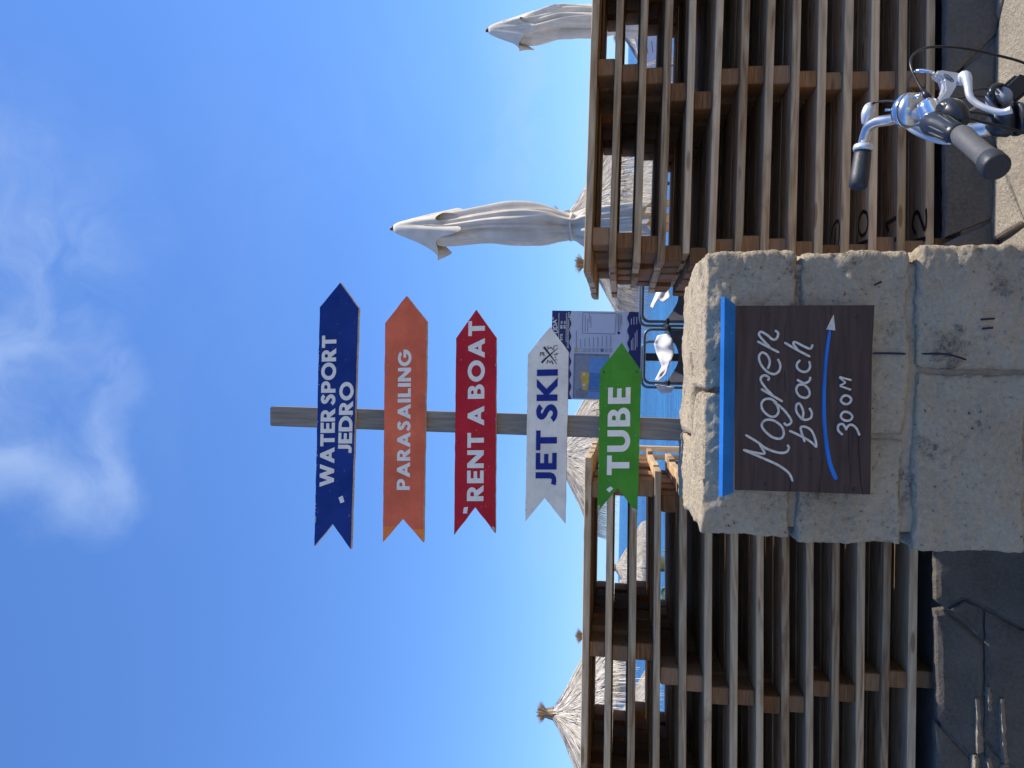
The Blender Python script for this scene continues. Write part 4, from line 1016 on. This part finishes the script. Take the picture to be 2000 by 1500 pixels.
# bell
bc = Zm(575, 690, 1.515); bax = (Zm(640, 680, 1.50)-Zm(500, 700, 1.53)).normalized()
bl2 = tube('bell', [bc-bax*.020, bc-bax*.019, bc-bax*.013, bc-bax*.003, bc+bax*.004, bc+bax*.006], [.008, .015, .0255, .031, .032, .0315], 'chrome', bk, 32)
tube('bell_base', [bc+bax*.007, bc+bax*.012, bc+bax*.022, bc+bax*.026], [.0305, .0305, .029, .012], 'alloy', bl2, 32)
tube('bell_striker', [Zm(475, 682, 1.53), Zm(440, 682, 1.53), Zm(392, 684, 1.53)], [.002, .002, .0026], 'chrome', bl2, 8)
tube('clamp_bolt', [Zm(635, 575, 1.46), Zm(690, 560, 1.455), Zm(700, 540, 1.455)], [.0035, .003, .0045], 'chrome', bk, 10)
# cables
tube('brake_cable', [Zm(765, 580, 1.44), Zm(725, 530, 1.44), Zm(670, 440, 1.45), Zm(620, 330, 1.46), Zm(612, 250, 1.47), Zm(660, 185, 1.48), Zm(760, 145, 1.50), Zm(900, 137, 1.52), Zm(1100, 155, 1.54), Zm(1350, 210, 1.55), Zm(1590, 278, 1.56), Zm(1900, 420, 1.58)], .0024, 'cable_black', bk, 8, cat=5)
tube('cable_ferrule', [Zm(775, 590, 1.438), Zm(740, 550, 1.44), Zm(722, 520, 1.44)], [.007, .0055, .003], 'black_plastic', bk, 12)
tube('brake_cable', [Zm(652, 352, 1.45), Zm(600, 410, 1.48), Zm(595, 490, 1.52), Zm(640, 545, 1.54)], .0022, 'cable_black', bk, 8, cat=5)
tube('brake_cable', [Zm(278, 628, 1.685), Zm(330, 612, 1.68), Zm(420, 605, 1.64), Zm(500, 615, 1.60)], .0022, 'cable_black', bk, 8, cat=5)
tube('gear_cable', [Zm(1040, 690, 1.39), Zm(1200, 710, 1.42), Zm(1320, 735, 1.46)], .0024, 'cable_black', bk, 8, cat=4)
tube('gear_cable', [Zm(1075, 745, 1.385), Zm(1300, 805, 1.42), Zm(1590, 880, 1.45), Zm(1900, 1000, 1.5)], .0026, 'cable_black', bk, 8, cat=4)
tube('brake_cable', [Zm(1010, 590, 1.47), Zm(1150, 560, 1.50), Zm(1290, 580, 1.53), Zm(1330, 640, 1.55)], .0024, 'cable_black', bk, 8, cat=4)
tube('gear_cable', [Zm(1065, 755, 1.41), Zm(1120, 690, 1.44), Zm(1190, 650, 1.48)], .0022, 'alloy', bk, 8, cat=4)
tube('brake_cable', [Zm(1130, 520, 1.50), Zm(1250, 500, 1.52), Zm(1400, 530, 1.53)], .0022, 'cable_black', bk, 8, cat=4)
# stem, light and display
mid = Zm(640, 720, 1.50)
tube('stem', [Zm(1000, 830, 1.52), Zm(1120, 860, 1.515), Zm(1230, 850, 1.51), Zm(1330, 830, 1.50)], [.009, .0125, .0135, .014], 'alloy', bk, 16)
tube('stem', [Zm(660, 730, 1.50), Zm(760, 790, 1.52), Zm(1000, 830, 1.52)], [.016, .012, .009], 'alloy', bk, 16, cat=4)
tube('stem_clamp', [Zm(1290, 790, 1.50), Zm(1330, 790, 1.495), Zm(1440, 780, 1.49), Zm(1510, 765, 1.485)], [.016, .025, .028, .024], 'black_plastic', bk, 24)
tube('steerer_collar', [Zm(1500, 765, 1.485), Zm(1530, 760, 1.485), Zm(1545, 757, 1.485)], [.029, .030, .029], 'rubber', bk, 24)
tube('headset', [Zm(1540, 757, 1.485), Zm(1700, 740, 1.49)], [.027, .027], 'rubber_grey', bk, 24)
lr = [Zm(1390+90*math.cos(a)*.9, 560+82*math.sin(a)+(30*math.cos(a)), 1.50+.03*math.cos(a)) for a in [2*math.pi*k/28 for k in range(29)]]
tube('lamp_ring', lr, .0055, 'black_plastic', bk, 10)
tube('lamp', [Zm(1345, 560, 1.50), Zm(1350, 570, 1.50), Zm(1400, 590, 1.52), Zm(1460, 600, 1.53)], [.006, .019, .021, .016], 'reflector', bk, 20)
dpx = [(1398, 485), (1470, 420), (1545, 352), (1600, 370), (1700, 420), (1640, 520), (1520, 620), (1440, 590)]
o = prism('display', [Zm(x, y, 1.50)-bk.location for x, y in dpx], (0, .03, 0), 'black_plastic', bk)
bmx = bmesh.new(); bmx.from_mesh(o.data); bmesh.ops.bevel(bmx, geom=bmx.edges[:], offset=.006, segments=3, affect='EDGES'); bmx.to_mesh(o.data); bmx.free()
# the rest of the bicycle stands below the picture: wheel turned to the right, frame towards the viewer
hx, hy, hz = hd
top = Vector((hx, hy, hz-.03)); low = Vector((hx+.05, hy, .60))
tube('head_tube', [top, low], .021, 'bike_paint', bk, 16)
wc = Vector((hx+.14, hy, .335))
for s_ in (-1, 1): tube('fork_blade', [low+Vector((0, .0, 0)), low+Vector((.01, s_*.05, -.03)), wc+Vector((0, s_*.055, 0))], [.014, .013, .009], 'bike_paint', bk, 10)
def wheel(cen, axis, name):
    ax = Vector(axis).normalized(); e1 = Vector((0, 0, 1)); e2 = ax.cross(e1).normalized()
    w_ = tube(name, [cen+(e1*math.cos(a)+e2*math.sin(a))*.318 for a in [2*math.pi*k/56 for k in range(57)]], .019, 'tyre', bk, 12)
    tube('rim', [cen+(e1*math.cos(a)+e2*math.sin(a))*.295 for a in [2*math.pi*k/48 for k in range(49)]], .010, 'alloy', w_, 8)
    tube('hub', [cen-ax*.05, cen+ax*.05], .018, 'alloy', w_, 12)
    for k in range(20):
        a = 2*math.pi*k/20; s_ = 1 if k % 2 else -1
        tube('spoke', [cen+ax*.03*s_, cen+(e1*math.cos(a)+e2*math.sin(a))*.29], .0012, 'alloy', w_, 5)
wheel(wc, (0, 1, 0), 'wheel')
rc_ = Vector((hx-.03, hy-1.02, .335)); wheel(rc_, (1, 0, 0), 'wheel')
bb = Vector((hx-.01, hy-.60, .30)); seatp = Vector((hx-.02, hy-.78, .80))
tube('frame_tube', [low+Vector((-.01, 0, .08)), bb], .019, 'bike_paint', bk, 12); tube('frame_tube', [top+Vector((0, 0, -.06)), seatp+Vector((0, .03, -.2))], .016, 'bike_paint', bk, 12)
tube('frame_tube', [bb, seatp], .016, 'bike_paint', bk, 12)
for s_ in (-1, 1):
    tube('frame_tube', [bb+Vector((s_*.04, 0, 0)), rc_+Vector((s_*.06, 0, 0))], .010, 'bike_paint', bk, 10); tube('frame_tube', [seatp+Vector((s_*.015, .02, -.16)), rc_+Vector((s_*.06, 0, 0))], .008, 'bike_paint', bk, 10)
    tube('crank', [bb+Vector((s_*.06, 0, 0)), bb+Vector((s_*.07, s_*.15, -.07))], .009, 'alloy', bk, 8)
    o = link('pedal', box_mesh(.09, .07, .02, .004), 'black_plastic', bk); o.location = bb+Vector((s_*.12, s_*.15, -.07))-bk.location
sadp = [(0, .15, .02, .0), (.035, .12, .03, 0), (.045, .0, .03, 0), (.10, -.09, .045, 0), (.085, -.14, .04, 0)]
bm = bmesh.new(); L_ = []
for w_, y_, z_, q in sadp:
    w_ = max(w_, .02); c_ = seatp+Vector((0, y_, .06+z_))-bk.location
    L_.append([bm.verts.new(c_+Vector((-w_, 0, -.03))), bm.verts.new(c_+Vector((-w_*.6, 0, .01))), bm.verts.new(c_+Vector((w_*.6, 0, .01))), bm.verts.new(c_+Vector((w_, 0, -.03)))])
for a, b_ in zip(L_, L_[1:]):
    for j in range(3): bm.faces.new((a[j], a[j+1], b_[j+1], b_[j]))
    bm.faces.new((a[3], a[0], b_[0], b_[3]))
bm.faces.new(L_[0]); bm.faces.new(L_[-1][::-1])
link('saddle', mesh('saddle', bm, True), 'black_plastic', bk)
tube('seat_post', [seatp, seatp+Vector((0, 0, .07))], .013, 'alloy', bk, 12)
tube('kickstand', [bb+Vector((-.03, -.1, 0)), Vector((bb.x-.2, bb.y-.12, .008))], .008, 'alloy', bk, 8)
